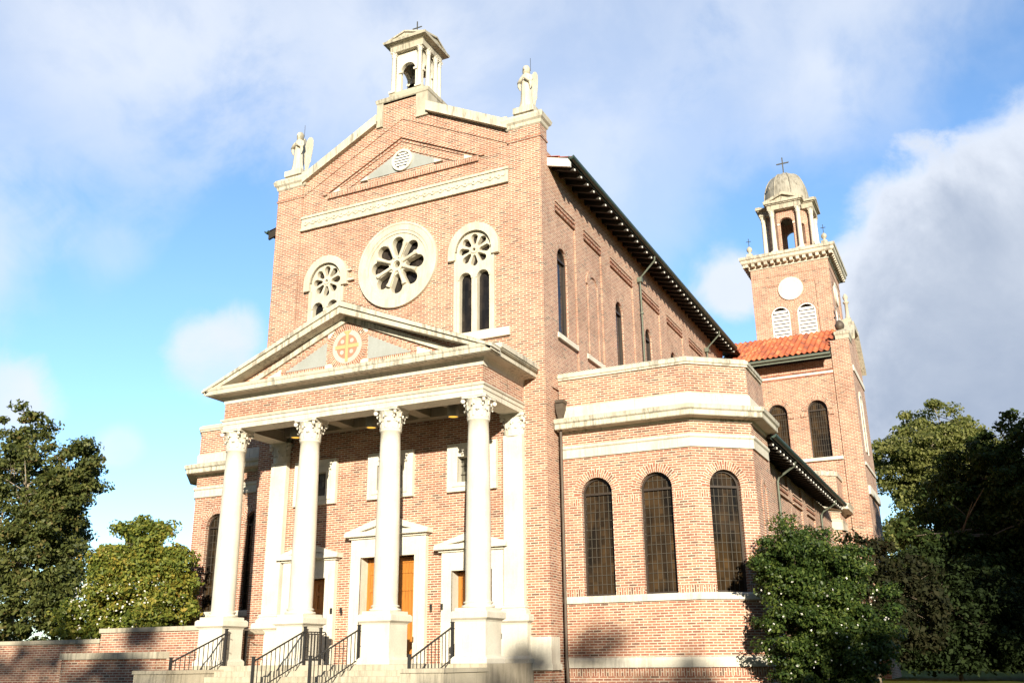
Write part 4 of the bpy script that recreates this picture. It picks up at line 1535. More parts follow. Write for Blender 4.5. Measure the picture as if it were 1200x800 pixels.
# end wall in profile (y, z): gable with a stepped peak
GZ = lambda y: 14.55 + .52 * (TD - y) if y > 24.95 else 14.55 + .52 * (y - 22.6)
pts = [(TY, G0), (TD, G0), (TD, 16.0 - .0), (25.7, 17.45), (24.2, 17.45), (TY, 16.35)]
m.plate((TX1, 0, 0), YU, [(TY, G0), (TD, G0), (TD, 15.72), (25.75, 17.38), (24.25, 17.38), (23.5, 16.6), (TY, 16.6)], [arch_pts(24.5, .8, 11.0, 13.5, 16)], t=.5)
m.box(TX1 - .5, 10.78, TY + .001, TY + .5, G0, 16.35)
m.build('transept_wall', 'brick', C)
for c, w in twin:
    lead_window('transept_window', (0, TY, 0), XU, c, w, 10.68, 13.02, 'glass', True, (8, 8), .17)
m = MB(); m.obox((0, TY, 0), XU, 10.52, 10.676, 6.0, 10.40, -.06, .06)
m.build('transept_sill', 'stone', C)
m = MB()
m.obox((0, TY, 0), XU, 14.78, 14.96, 5.2, 10.40, -.08, -.05)
m.build('transept_band', 'stone', C)
m = MB()
P = lambda a, z: Vector((a, TY + .052, z))
for z0 in (14.72, ):
    m.face([(5.2, TY + .055, 14.70), (10.41, TY + .055, 14.70), (10.41, TY + .055, 14.98), (5.2, TY + .055, 14.98)], [(.004, 0), (.004, 5.2), (.22, 5.2), (.22, 0)])
m.obox((0, TY, 0), XU, 14.90, 14.96, 5.2, 10.41, -.06, -.02)
m.obox((0, TY, 0), XU, 14.70, 14.75, 5.2, 10.41, -.06, -.03)
m.build('transept_brick_band', 'red_brick', C)
# end-wall dressings
m = MB()
m.obox((TX1, 0, 0), YU, 14.82, 15.10, 22.9, 27.2, -.02, .05)
m.obox((TX1, 0, 0), YU, 10.22, 10.36, 22.9, 27.0, -.02, .06)
m.obox((TX1, 0, 0), YU, 8.85, 9.25, 22.9, 27.25, -.02, .10)
m.ring((TX1, 0, 0), YU, (24.5, 13.5), .40, .62, 0, PI, .05, .1, 18, False)
for s in (-1, 1):
    a, b = sorted((24.5 + s * .40, 24.5 + s * .60))
    m.obox((TX1, 0, 0), YU, 11.0, 13.5, a, b, -.05, .05)
m.build('transept_stone_trim', 'stone', C)
m = MB()
m.plate((TX1, 0, 0), YU, arch_pts(24.5, .82, 11.0, 13.5, 14), t=.03, out=-.2)
m.build('transept_end_window', 'glass_dark', C)
m = MB()
for (p0, p1) in (((TD + .05, 15.70), (25.75, 17.38)), ((24.25, 17.38), (23.5, 16.6))):
    d = .26
    m.plate((TX1, 0, 0), YU, [p for p in ([p0, (p0[0], p0[1] + d), (p1[0], p1[1] + d), p1][::-1])], t=.75, out=.22)
m.box(TX1 - .62, TX1 + .2, 24.2, 25.8, 17.38, 17.72)
m.box(TX1 - .5, TX1 + .08, 24.4, 25.6, 17.72, 17.95)
m.profile([(10.72, TY), (TX1, TY), (TX1, TY + 1.0), (10.72, TY + 1.0)], [(-.02, 16.34), (.03, 16.36), (.04, 16.55), (.08, 16.62), (.08, 16.74), (-.1, 16.86), (-.25, 16.88)], closed=True)
m.box(10.9, 11.1, TY + .2, TY + .8, 16.85, 16.92)
m.build('transept_coping', 'lichen', C)
# roof
tz = lambda y: 15.58 + .56 * (y - 21.78)
m = MB()
q = [(5.0, 21.80, tz(21.8)), (10.44, 21.80, tz(21.8)), (10.44, 26.2, tz(26.2)), (5.0, 26.2, tz(26.2))]
m.face(q); m.face([(x, y, z - .08) for x, y, z in q][::-1])
m.face([(10.44, 21.8, tz(21.8) - .08), (10.44, 26.2, tz(26.2) - .08), (10.44, 26.2, tz(26.2)), (10.44, 21.8, tz(21.8))])
q = [(5.0, 26.2, tz(26.2)), (10.44, 26.2, tz(26.2)), (10.44, 30.6, tz(21.8)), (5.0, 30.6, tz(21.8))]
m.face(q)
troof = m.build('transept_roof', 'rafter', C)
t = tile_sheet((5.0, 21.78, tz(21.78) + .03), (1, 0, 0), (0, 1, .56), 5.46, 4.4 * math.hypot(1, .56), .27, .40, .06)
t.build('roof_tiles', 'tile', troof)
m = MB()
m.tube([(4.95, 21.74, 15.50), (10.46, 21.74, 15.50)], .075, 8)
m.box(4.95, 10.46, 21.81, 21.83, 15.34, 15.56)
m.build('gutter', 'copper', troof)
x = 5.6
tipm = MB()
while x < 10.4:
    m = MB()
    m.xform
    a = [(x - .05, 21.86), (x + .05, 21.86), (x + .05, 22.62), (x - .05, 22.62)]
    top = [(xx, yy, tz(yy) - .09) for xx, yy in a]; bot = [(xx, yy, tz(yy) - .27) for xx, yy in a]
    m.face(top); m.face(bot[::-1])
    for i in range(4):
        j = (i + 1) % 4
        m.face([bot[i], bot[j], top[j], top[i]])
    m.build('rafter', 'rafter', troof)
    tipm.box(x - .04, x + .04, 21.84, 21.858, tz(21.86) - .25, tz(21.86) - .14)
    x += .72
tipm.build('rafter_tips', 'white', troof)

# ---- bell tower
TWX0, TWX1, TWY0, TWY1 = 6.27, 10.42, 26.07, 30.22
tcx, tcy = (TWX0 + TWX1) / 2, (TWY0 + TWY1) / 2
m = MB()
lv = [(7.65, .95), (9.02, .95)]
for x_ in (TWX0, TWX1 - .78):
    for y_ in (TWY0, TWY1 - .78):
        m.box(x_, x_ + .78, y_, y_ + .78, 14, 21.05)
m.box(TWX0, TWX1, TWY0, TWY1, 21.052, 22.15)
for (O, u) in (((TWX0, TWY0, 0), XU), ((TWX1, TWY0, 0), YU), ((TWX1, TWY1, 0), (-1, 0, 0)), ((TWX0, TWY1, 0), (0, -1, 0))):
    W_ = 4.15
    hs = [arch_pts(c - TWX0, w, 17.8, 19.30, 16) for c, w in lv] + [circ((2.06, 20.72), .47, 28)]
    m.plate(O, u, rect(.781, 3.369, 14, 21.05), hs, t=.30, out=-.05)
    m.ring(O, u, (2.06, 20.72), .66, .80, 0, 2 * PI, -.044, .05, 30, True)
    for c, w in lv:
        m.ring(O, u, (c - TWX0, 19.30), .48, .66, 0, PI, -.03, .05, 18, True)
bt = m.build('bell_tower', 'brick', C)
m = MB()
for (O, u) in (((TWX0, TWY0, 0), XU), ((TWX1, TWY0, 0), YU)):
    for a, b in ((.78, 1.38), (2.76, 3.42)):
        m.obox(O, u, 20.98, 21.06, a, b, -.06, -.02)
    m.obox(O, u, 21.55, 21.60, .1, 4.05, -.02, .025)
m.build('tower_brick_course', 'brick', bt)
for (O, u) in (((TWX0, TWY0, 0), XU), ((TWX1, TWY0, 0), YU)):
    m = MB()
    m.ring(O, u, (2.06, 20.72), .45, .66, 0, 2 * PI, .03, .12, 32, False)
    m.build('round_frame', 'stone', bt)
    m = MB()
    m.plate(O, u, circ((2.06, 20.72), .455, 28), t=.03, out=.012)
    m.build('round_panel', 'louvre', bt)
    for c, w in lv:
        m = MB()
        cc = c - TWX0
        z = 17.84
        while z < 19.74:
            r = w / 2 - .03
            zz = z + .15
            h = r if zz < 19.3 else math.sqrt(max(r * r - (zz - 19.3) ** 2, 0))
            if h > .08:
                m.obox(O, u, z, z + .138, cc - h, cc + h, -.11, -.07)
            z += .197
        m.plate(O, u, arch_pts(cc, w, 17.8, 19.3, 16), [arch_pts(cc, w - .1, 17.85, 19.3, 16)], t=.06, out=-.04)
        lo = m.build('louvre', 'louvre', bt)
        m = MB(); m.plate(O, u, arch_pts(cc, w, 17.8, 19.3, 16), t=.02, out=-.24)
        m.build('louvre_backing', 'bronze', bt)
sq = [(TWX0, TWY0), (TWX1, TWY0), (TWX1, TWY1), (TWX0, TWY1)]
m = MB()
m.profile(sq, [(-.05, 22.10), (.05, 22.10), (.07, 22.20), (.09, 22.22), (.09, 22.40), (.36, 22.42), (.40, 22.46), (.42, 22.50), (.42, 22.62), (.48, 22.66), (.50, 22.80), (.44, 22.84), (0, 23.02), (-.4, 23.05), (-1.0, 23.06)], closed=True)
m.box(TWX0 + .5, TWX1 - .5, TWY0 + .5, TWY1 - .5, 22.9, 23.2)
# modillion blocks under the cornice (surface detail of the cornice)
for (O, u) in (((TWX0, TWY0, 0), XU), ((TWX1, TWY0, 0), YU), ((TWX1, TWY1, 0), (-1, 0, 0)), ((TWX0, TWY1, 0), (0, -1, 0))):
    a = -.20
    while a < 4.3:
        m.obox(O, u, 22.24, 22.415, a, a + .17, .085, .34)
        a += .345
m.build('tower_cornice', 'weathered', bt)
# open lantern: brick octagon with four pedimented porches
lz0, lz1 = 23.2, 25.82
m = MB()
R = 1.18
octp = [(tcx + R / math.cos(PI / 8) * math.cos(PI / 8 + k * PI / 4), tcy + R / math.cos(PI / 8) * math.sin(PI / 8 + k * PI / 4)) for k in range(8)]
for k in range(8):
    a, b = Vector((*octp[k], 0)), Vector((*octp[(k + 1) % 8], 0))
    L = (b - a).length
    wide = k % 2 == 1
    m.plate(a, (b - a).normalized(), rect(0, L, lz0, lz1 + .1), [arch_pts(L / 2, .76 if wide else .26, lz0 + (.02 if wide else .5), 25.0 if wide else 24.85, 14)], t=.22)
m.build('tower_lantern', 'brick', bt)
m = MB()
for k in range(8):
    a, b = Vector((*octp[k], 0)), Vector((*octp[(k + 1) % 8], 0))
    L = (b - a).length
    u = (b - a).normalized()
    if k % 2 == 1:
        for s in (-1, 1):
            q0, q1 = sorted((L / 2 + s * .38, L / 2 + s * .46))
            m.obox(a, u, 24.92, 25.02, q0 - .02, q1 + .02, -.2, .05)
m.build('lantern_impost', 'stone', bt)
PE = 1.50
for k in range(4):
    ang = k * PI / 2 - PI / 2
    n = Vector((math.cos(ang), math.sin(ang), 0)); u = Vector((-math.sin(ang), math.cos(ang), 0))
    cen = Vector((tcx, tcy, 0))
    for s in (-1, 1):
        p = cen + n * (PE - .17) + u * s * .72
        m = MB(); small_column(m, (p.x, p.y), .135, lz0, lz1); m.build('column', 'stone', bt)
    m = MB()
    O = cen + n * PE
    m.obox(O, u, lz1, lz1 + .30, -.92, .92, -.55, 0)
    m.obox(O, u, lz1 + .30, lz1 + .36, -.98, .98, -.6, .08)
    m.obox(O, u, lz1 + .36, lz1 + .46, -1.08, 1.08, -.6, .16)
    m.plate(O, u, [(-1.10, lz1 + .46), (1.10, lz1 + .46), (1.10, lz1 + .52), (0, lz1 + .98), (-1.10, lz1 + .52)], [[(-.72, lz1 + .52), (.72, lz1 + .52), (0, lz1 + .82)]], t=.25, out=.15)
    m.plate(O, u, [(-.95, lz1 + .46), (.95, lz1 + .46), (0, lz1 + .90)], t=1.1, out=-.01)
    m.build('lantern_porch', 'lichen', bt)
m = MB()
oct2 = [(tcx + 1.30 / math.cos(PI / 8) * math.cos(PI / 8 + k * PI / 4), tcy + 1.30 / math.cos(PI / 8) * math.sin(PI / 8 + k * PI / 4)) for k in range(8)]
m.profile(oct2, [(-.25, lz1 - .01), (.0, lz1 + .0), (.0, lz1 + .28), (.05, lz1 + .32), (.20, lz1 + .36), (.22, lz1 + .46), (.12, lz1 + .52), (-.2, lz1 + .55)], closed=True)
m.build('lantern_cornice', 'lichen', bt)
m = MB()
dz0 = lz1 + .5
prof = [(1.32, dz0), (1.32, dz0 + .12), (1.26, dz0 + .2)]
for k in range(0, 11):
    t = k / 10
    prof.append((1.27 * math.cos(t * PI / 2 * .93) ** .80, dz0 + .28 + 1.92 * math.sin(t * PI / 2)))
prof += [(.16, dz0 + 2.23), (.17, dz0 + 2.30), (.10, dz0 + 2.4), (.001, dz0 + 2.45)]
m.lathe(prof, (tcx, tcy), 32, True, PI / 8)
for k in range(8):
    a = PI / 8 + k * PI / 4
    m.tube([(tcx + (r + .015) * math.cos(a), tcy + (r + .015) * math.sin(a), z) for r, z in prof[2:-3]], .04, 6)
for k in range(4):
    a = k * PI / 2 + PI / 4
    m.tube([(tcx + 1.0 * math.cos(a), tcy + 1.0 * math.sin(a), dz0 + 1.18), (tcx + 1.22 * math.cos(a), tcy + 1.22 * math.sin(a), dz0 + 1.14)], [.13, .12], 10)
m.build('dome', 'dome_stone', bt)
cross_mb((tcx, tcy), dz0 + 2.4, 1.02, .66, .03).build('cross', 'verdigris', bt)
for (fx, fy) in ((TWX0 + .05, TWY0 + .05), (TWX1 - .05, TWY0 + .05), (TWX1 - .05, TWY1 - .05), (TWX0 + .05, TWY1 - .05)):
    m = MB()
    m.box(fx - .16, fx + .16, fy - .16, fy + .16, 22.86, 23.12)
    m.lathe([(.14, 23.12), (.07, 23.2), (.06, 23.25), (.13, 23.32), (.16, 23.42), (.13, 23.52), (.05, 23.6), (.001, 23.62)], (fx, fy), 14)
    fo = m.build('corner_finial', 'lichen', bt)
    c_ = cross_mb((fx, fy), 23.6, .5, .24, .014)
    c_.build('finial_cross', 'iron', bt)
# finial on the transept gable
m = MB()
m.box(11.0, 11.3, 24.85, 25.15, 17.95, 18.15)
m.lathe([(.13, 18.15), (.09, 18.4), (.085, 18.95), (.15, 19.0), (.15, 19.06), (.06, 19.1), (.12, 19.25), (.13, 19.36), (.05, 19.5), (.001, 19.52)], (11.15, 25.0), 12)
m.build('transept_finial', 'lichen', C)
m = MB()
m.lathe([(.10, 16.9), (.2, 17.0), (.24, 17.16), (.16, 17.32), (.05, 17.42), (.001, 17.44)], (10.92, 22.85), 12)
m.build('kneeler_urn', 'darkpipe', C)


# ================================================================== statues
def angel(loc, label):
    root = thing('angel_statue', label, 'statue', loc, 'stone angels on the front gable')
    m = MB()
    secs = [(0, .27, .24), (.05, .28, .25), (.12, .255, .225), (.35, .215, .20), (.65, .205, .185), (.86, .20, .165), (.98, .185, .15),
            (1.10, .205, .15), (1.22, .225, .145), (1.30, .19, .12), (1.345, .09, .085), (1.375, .065, .07), (1.40, .075, .085), (1.45, .098, .115),
            (1.51, .105, .125), (1.57, .10, .115), (1.62, .07, .075), (1.645, .012, .012)]
    rows = []
    for z, rx, ry in secs:
        rx, ry = rx * .82, ry * .88
        row = []
        for k in range(36):
            a = 2 * PI * k / 36
            fold = 1.0
            if z < 1.0:
                fold = 1 + (.13 if z < .9 else .06) * math.sin(a * 9 + z * 2.0) * min(1, (1.05 - z))
            hx = -.02 if z > 1.38 else 0
            row.append((loc[0] + rx * fold * math.cos(a), loc[1] + ry * fold * math.sin(a) - (.02 if z > 1.36 else 0), loc[2] + z))
        rows.append(row)
    m.grid(rows, True)
    for s in (-1, 1):
        p = lambda x, y, z: (loc[0] + x, loc[1] + y, loc[2] + z)
        m.tube([p(s * .15, .0, 1.24), p(s * .20, -.05, 1.08), p(s * .195, -.12, .97), p(s * .10, -.20, 1.04), p(s * .025, -.22, 1.12)], [.06, .065, .07, .045, .03], 8)
        m.tube([p(s * .19, -.11, .98), p(s * .205, -.10, .86), p(s * .18, -.08, .72)], [.06, .055, .015], 8)
    m.tube([p(0, -.135, 1.50), p(0, -.155, 1.465), p(0, -.13, 1.455)], [.012, .02, .012], 6)
    m.build('body', 'cream_stone', root)
    h = MB()
    h.lathe([(.02, loc[2] + 1.67), (.09, loc[2] + 1.645), (.125, loc[2] + 1.57), (.13, loc[2] + 1.47), (.12, loc[2] + 1.38), (.09, loc[2] + 1.33)], (loc[0], loc[1] + .03), 16)
    h.build('hair', 'lichen', root)
    for s in (-1, 1):
        w = MB()
        outl = [(a_ * 1.02, z_) for a_, z_ in ((.02, .92), (.10, 1.20), (.16, 1.48), (.25, 1.66), (.35, 1.70), (.42, 1.62), (.43, 1.40), (.40, 1.05), (.34, .70), (.26, .35), (.20, .12), (.15, .10), (.14, .40), (.08, .70))]
        u = Vector((s * .22, .97, 0)).normalized()
        w.plate(Vector((loc[0] + s * .06, loc[1] + .17, loc[2])), u, outl, t=.05)
        for j in range(5):
            q = [Vector((loc[0] + s * .06, loc[1] + .17, loc[2])) + u * a + Z3 * z - u.cross(Z3) * (.0 if s > 0 else .05) for a, z in ((.16 + .05 * j, 1.30 - .03 * j), (.15 + .05 * j, .9 - .05 * j), (.16 + .03 * j, .35 + .05 * j))]
            w.tube(q, [.022, .02, .008], 6)
        w.build('wing', 'cream_stone', root)
    sp = MB()
    sp.tube([(loc[0] + .12, loc[1] + .1, loc[2] + 1.5), (loc[0] + .12, loc[1] + .1, loc[2] + 1.98)], .008, 5)
    sp.build('lightning_spike', 'iron', root)
    return root


angel((4.56, .26, 18.40), 'stone angel on the right front corner, nearer the bell tower')
angel((-4.56, .26, 18.40), 'stone angel on the far front corner, over the flowering camellia side')


# ================================================================== lamps, handrails
for lx, lab in ((2.80, 'drum ceiling lamp glowing amber, beside the rightmost round column'),
                (0.05, 'drum ceiling lamp glowing amber, over the central doorway'),
                (-2.70, 'drum ceiling lamp glowing amber, half hidden by the second column')):
    root = thing('ceiling_lamp', lab, 'lamp', (lx, -1.2, 8.857), 'amber lamps under the portico ceiling')
    m = MB()
    m.lathe([(.001, 8.856), (.165, 8.856), (.165, 8.20), (.155, 8.18), (.145, 8.20), (.145, 8.3)], (lx, -1.2), 28)
    m.build('lamp_shade', 'lamp_metal', root)
    m = MB()
    m.lathe([(.143, 8.205), (.12, 8.195), (.001, 8.193)], (lx, -1.2), 28)
    m.build('diffuser', 'glow', root)


def post(m, x, y, z0, z1, r=.03):
    m.box(x - r, x + r, y - r, y + r, z0, z1)
    m.box(x - r - .012, x + r + .012, y - r - .012, y + r + .012, z1, z1 + .02)


def handrail(x, y0, y1, zb0, zb1, label, ext=None):
    """y0 = lower end (nearer the viewer), y1 = upper end"""
    root = thing('handrail', label, 'handrail', (x, y0, zb0), 'iron handrails on the front steps')
    H = .92
    for (y, zb) in ((y0, zb0), (y1, zb1)):
        m = MB(); post(m, x, y, zb, zb + H + .04); m.build('post', 'iron', root)
    m = MB(); m.tube([(x, y0, zb0 + H - .06), (x, y1, zb1 + H - .06)], .024, 8); m.build('top_rail', 'iron', root)
    m = MB(); m.tube([(x, y0, zb0 + .12), (x, y1, zb1 + .12)], .016, 6); m.build('bottom_rail', 'iron', root)
    n = int((y1 - y0) / .155)
    for k in range(1, n):
        t = k / n
        y, z = y0 + (y1 - y0) * t, zb0 + (zb1 - zb0) * t
        m = MB(); m.box(x - .008, x + .008, y - .008, y + .008, z + .12, z + H - .06)
        m.build('baluster', 'iron', root)
    m = MB()
    m.tube([(x, y1, zb1 + H - .1), (x + .11, y1, zb1 + H - .1)], .012, 6)
    m.tube([(x, y1, zb1 + .45), (x + .11, y1, zb1 + .45)], .012, 6)
    m.build('wall_bracket', 'iron', root)
    if ext:
        e0 = y1 + .06
        m = MB(); post(m, x, ext, zb1, zb1 + H + .02); m.build('post', 'iron', root)
        for z in (zb1 + H - .08, zb1 + .14):
            m = MB(); m.tube([(x, y1, z), (x, ext, z)], .016, 6); m.build('level_rail', 'iron', root)
        for k in range(1, 5):
            y = y1 + (ext - y1) * k / 5
            m = MB(); m.box(x - .008, x + .008, y - .008, y + .008, zb1 + .14, zb1 + H - .08)
            m.build('baluster', 'iron', root)
    return root


handrail(-3.56, -4.55, -2.58, .86, FL, 'black iron handrail beside the far left stone cheek wall')
handrail(-0.86, -4.55, -2.58, .86, FL, 'black iron handrail with a short level section at its top', ext=-1.9)
handrail(0.86, -4.55, -2.58, .86, FL, 'black iron handrail rising to the third pedestal from the left')
handrail(3.62, -4.55, -2.58, .86, FL, 'black iron handrail sunk behind the right stone cheek wall')
root = thing('wall_rail', 'small iron grab rail standing by the left church door', 'handrail', (-1.95, -.6, FL))
m = MB(); post(m, -1.95, -.62, FL, FL + .95); m.build('post', 'iron', root)
m = MB(); m.tube([(-1.95, -.62, FL + .9), (-1.95, -.25, FL + .9), (-1.95, -.2, FL + .88), (-1.95, -.2, FL + .1)], .018, 6); m.build('rail', 'iron', root)


# ================================================================== garden walls
def garden_wall(x0, x1, y0, y1, ztop, label, cap=.13, lip=.05):
    root = thing('garden_wall', label, 'wall', ((x0 + x1) / 2, (y0 + y1) / 2, G0), 'brick garden walls left of the steps')
    m = MB(); m.box(x0, x1, y0, y1, G0 - .3, ztop - cap); m.build('wall', 'brick', root)
    m = MB(); m.box(x0 - lip, x1 + lip, y0 - lip, y1 + lip, ztop - cap, ztop); m.build('coping', 'step', root)
    return root


garden_wall(-9.10, -4.68, -1.95, -1.60, 2.74, 'tall brick garden wall with stone coping beside the left pedestal')
garden_wall(-22.0, -9.17, -1.93, -1.58, 2.44, 'long brick garden wall stepping down under the big dark tree', .12)
garden_wall(-8.28, -4.72, -3.95, -3.55, 2.0, 'low brick wall stub in front of the taller garden wall', .17)
root = thing('porch_parapet', 'small brick parapet with curved stone cap between column and wall', 'wall', (-4.3, -1.0, FL))
m = MB(); m.box(-4.50, -4.20, -1.74, -.25, FL, 2.52); m.build('wall', 'brick', root)
m = MB()
rows = []
for yy in (-1.76, -.24):
    rows.append([(-4.35 + .19 * math.cos(t_), yy, 2.52 + .13 * math.sin(t_)) for t_ in [PI * k / 8 for k in range(9)]])
m.grid(rows); m.face(rows[0]); m.face(rows[1][::-1])
m.build('coping', 'step', root)
m = MB(); post(m, -4.05, -1.2, FL, FL + .95, .035)
m.tube([(-4.05, -1.2, FL + .78), (-3.86, -1.2, FL + .78)], .014, 6)
tag(m.build('iron_post', 'iron'), 'short dark iron gate post beside the small brick parapet', 'post')


# ================================================================== trees and shrubs
def leaf_mesh(name, centres, sizes, per, leaf, material, parent, flat=.5, aspect=1.7, jitter=.35, seed=1, fold=False):
    """leaf blades scattered round clump centres; one mesh"""
    r = np.random.default_rng(seed)
    C_ = np.repeat(np.asarray(centres, float), per, axis=0)
    sz = np.repeat(np.asarray(sizes, float), per)
    n = len(C_)
    d = r.normal(size=(n, 3)); d /= np.linalg.norm(d, axis=1)[:, None]
    rad = r.random(n) ** .55
    off = d * (rad * sz)[:, None]
    off[:, 2] *= flat
    P = C_ + off
    nrm = d + r.normal(size=(n, 3)) * .8
    nrm[:, 2] += .5
    nrm /= np.linalg.norm(nrm, axis=1)[:, None]
    a = np.cross(nrm, r.normal(size=(n, 3))); a /= np.linalg.norm(a, axis=1)[:, None]
    b = np.cross(nrm, a)
    L = leaf * (1 + 1.35 * jitter * r.normal(size=n)).clip(.35, 2.0)
    Wd = L / aspect
    V = np.empty((n, 4, 3))
    V[:, 0] = P - a * (L / 2)[:, None]
    V[:, 1] = P + b * (Wd / 2)[:, None] + nrm * (L * .06)[:, None]
    V[:, 2] = P + a * (L / 2)[:, None]
    V[:, 3] = P - b * (Wd / 2)[:, None] + nrm * (L * .06)[:, None]
    off0 = Vector((0, 0, 0))
    q = parent
    while q is not None:
        off0 += q.location
        q = q.parent
    V = V.reshape(-1, 3) - np.array(off0)
    me = bpy.data.meshes.new(name)
    me.vertices.add(n * 4); me.loops.add(n * 4); me.polygons.add(n)
    me.vertices.foreach_set('co', V.ravel())
    me.loops.foreach_set('vertex_index', np.arange(n * 4, dtype=np.int32))
    me.polygons.foreach_set('loop_start', np.arange(0, n * 4, 4, dtype=np.int32))
    me.update(calc_edges=True)
    me.materials.append(M[material])
    o = bpy.data.objects.new(name, me)
    COL.objects.link(o)
    o.parent = parent
    return o


def crown_centres(c, rx, ry, rz, n, seed, fill=.45, lump=.25, zcut=-1.0):
    """clump centres in a lumpy ellipsoid, denser near its outside"""
    r = np.random.default_rng(seed)
    lobes = r.normal(size=(14, 3)); lobes /= np.linalg.norm(lobes, axis=1)[:, None]
    amp = r.uniform(-lump, lump, 14)
    out = []
    while len(out) < n:
        d = r.normal(size=3); d /= np.linalg.norm(d)
        if d[2] < zcut: continue
        k = 1 + sum(a * max(0, float(d @ l)) ** 6 for a, l in zip(amp, lobes))
        t = r.uniform(fill, 1) ** .7 * k
        out.append((c[0] + rx * d[0] * t, c[1] + ry * d[1] * t, c[2] + rz * d[2] * t))
    return np.array(out)


def limbs(base, top, centres, n, r0, seed, bark='bark', parent=None, name='trunk', sub=5):
    r = random.Random(seed)
    m = MB()
    base, top = Vector(base), Vector(top)
    pts = [base]
    for k in range(1, 7):
        t = k / 6
        pts.append(base.lerp(top, t) + Vector((r.uniform(-1, 1), r.uniform(-1, 1), 0)) * r0 * .6 * (1 if k < 6 else 0))
    m.tube(pts, [r0 * (1.25 if k == 0 else 1) * (1 - .75 * k / 6) for k in range(7)], 10)
    cs = [centres[i] for i in np.random.default_rng(seed).choice(len(centres), min(n, len(centres)), replace=False)]
    for c in cs:
        t = r.uniform(.35, .95)
        s = base.lerp(top, t)
        e = Vector(c)
        mid = s.lerp(e, .5) + Vector((r.uniform(-1, 1), r.uniform(-1, 1), r.uniform(0, 1))) * (e - s).length * .13
        rr = r0 * .38 * (1 - .5 * t)
        m.tube([s, s.lerp(mid, .5) + Vector((0, 0, .02)), mid, mid.lerp(e, .5), e], [rr, rr * .8, rr * .6, rr * .42, rr * .16], 6)
        for q in range(sub):
            d = Vector((r.uniform(-1, 1), r.uniform(-1, 1), r.uniform(-.4, .8))) * (e - s).length * .22
            s2 = mid.lerp(e, r.uniform(.1, .9))
            m.tube([s2, s2 + d * .6, s2 + d + Vector((0, 0, -.05))], [rr * .3, rr * .2, rr * .06], 5)
    return m.build(name, bark, parent)


def tree(name, label, cat, base, spec, material, leaf, per, csize, seed, r0, nl=16, bark='bark', group=None, flat=.6, aspect=1.7, zmin=.25):
    """spec: list of (centre, rx, ry, rz, n, fill, zcut)"""
    root = thing(name, label, cat, base, group)
    cen = np.concatenate([crown_centres(c, rx, ry, rz, n, seed + i * 7, fill, .3, zc) for i, (c, rx, ry, rz, n, fill, zc) in enumerate(spec)])
    cen[:, 2] = np.maximum(cen[:, 2], base[2] + zmin)
    r = np.random.default_rng(seed)
    sizes = csize * r.uniform(.55, 1.35, len(cen))
    top = (spec[0][0][0], spec[0][0][1], spec[0][0][2] + spec[0][3] * .55)
    limbs(base, top, cen, nl, r0, seed, bark, root)
    leaf_mesh('crown', cen, sizes, per, leaf, material, root, flat, aspect, seed=seed + 3)
    return root, cen


def blossoms(root, cen, crown_c, rad, n, size, seed, material='blossom', toward=(0.4, -0.8, 0.1)):
    """small many-petalled flowers on the outside of a crown"""
    r = np.random.default_rng(seed)
    P = []
    tw = np.array(toward)
    k = 0
    while len(P) < n and k < n * 60:
        k += 1
        d = r.normal(size=3); d /= np.linalg.norm(d)
        if d @ tw < -.1 or d[2] > .75: continue
        P.append(np.array(crown_c) + d * np.array(rad) * r.uniform(.92, 1.08))
    P = np.array(P)
    o = leaf_mesh('blossoms', P, np.full(len(P), size * .35), 5, size, material, root, .9, 1.1, .2, seed)
    o['kind'] = 'stuff'
    return o


# big tree at the far left (crown runs out of frame)
tree('broadleaf_tree', 'tall dark green tree at the left edge, behind the long garden wall', 'tree', (-24.5, 6.5, G0),
     [((-24.6, 6.5, 7.6), 3.9, 3.4, 4.6, 300, .35, -1), ((-22.6, 5.6, 5.0), 2.7, 2.2, 3.2, 150, .4, -1), ((-20.9, 6.0, 9.9), 1.25, 1.2, 2.2, 48, .2, -1), ((-27.5, 5.5, 5.0), 3.0, 2.5, 3.5, 120, .4, -1), ((-24.8, 6.0, 11.7), 1.6, 1.4, 1.7, 40, .2, -1), ((-22.3, 6.0, 8.2), 1.9, 1.6, 1.6, 60, .2, -1), ((-21.0, 5.8, 4.6), 1.4, 1.4, 1.5, 40, .2, -1)],
     'leaf_magnolia', .15, 150, .54, 21, .24, 36, 'pale_bark')
# flowering camellia in front of the left pavilion
rt, cn = tree('camellia_tree', 'flowering camellia with yellowing leaves and white blossoms by the left pavilion', 'tree', (-9.6, -.55, G0),
              [((-9.7, -.5, 3.8), 1.75, 1.0, 1.8, 130, .35, -1), ((-7.9, -.5, 3.5), 1.15, .9, 1.7, 65, .25, -1), ((-11.2, -.6, 3.0), 1.4, 1.0, 1.3, 62, .3, -1), ((-9.0, -.4, 5.2), 1.1, .8, 1.0, 36, .2, -1), ((-10.6, -.4, 4.8), .9, .7, .9, 28, .2, -1), ((-9.7, -.5, 5.7), .7, .6, .7, 16, .1, -1), ((-8.0, -.5, 4.9), .7, .6, .8, 18, .1, -1)],
              'leaf_camellia', .10, 260, .40, 33, .10, 14)
blossoms(rt, cn, (-9.7, -.6, 3.3), (2.2, 1.2, 1.4), 230, .05, 5)
# bush at the right front
rt, cn = tree('camellia_bush', 'dense green bush dotted with white flowers at the right pavilion corner', 'bush', (12.0, 1.0, G0),
              [((11.8, 1.0, 2.6), 1.45, 1.25, 2.05, 200, .15, -1), ((11.3, .9, 3.9), 1.05, 1.0, .95, 70, .3, -1), ((12.2, .9, 1.7), 1.1, 1.1, 1.0, 60, .4, -1)],
              'leaf_bush', .068, 470, .36, 44, .09, 14)
blossoms(rt, cn, (11.85, 1.0, 2.3), (1.55, 1.4, 1.6), 75, .042, 6)
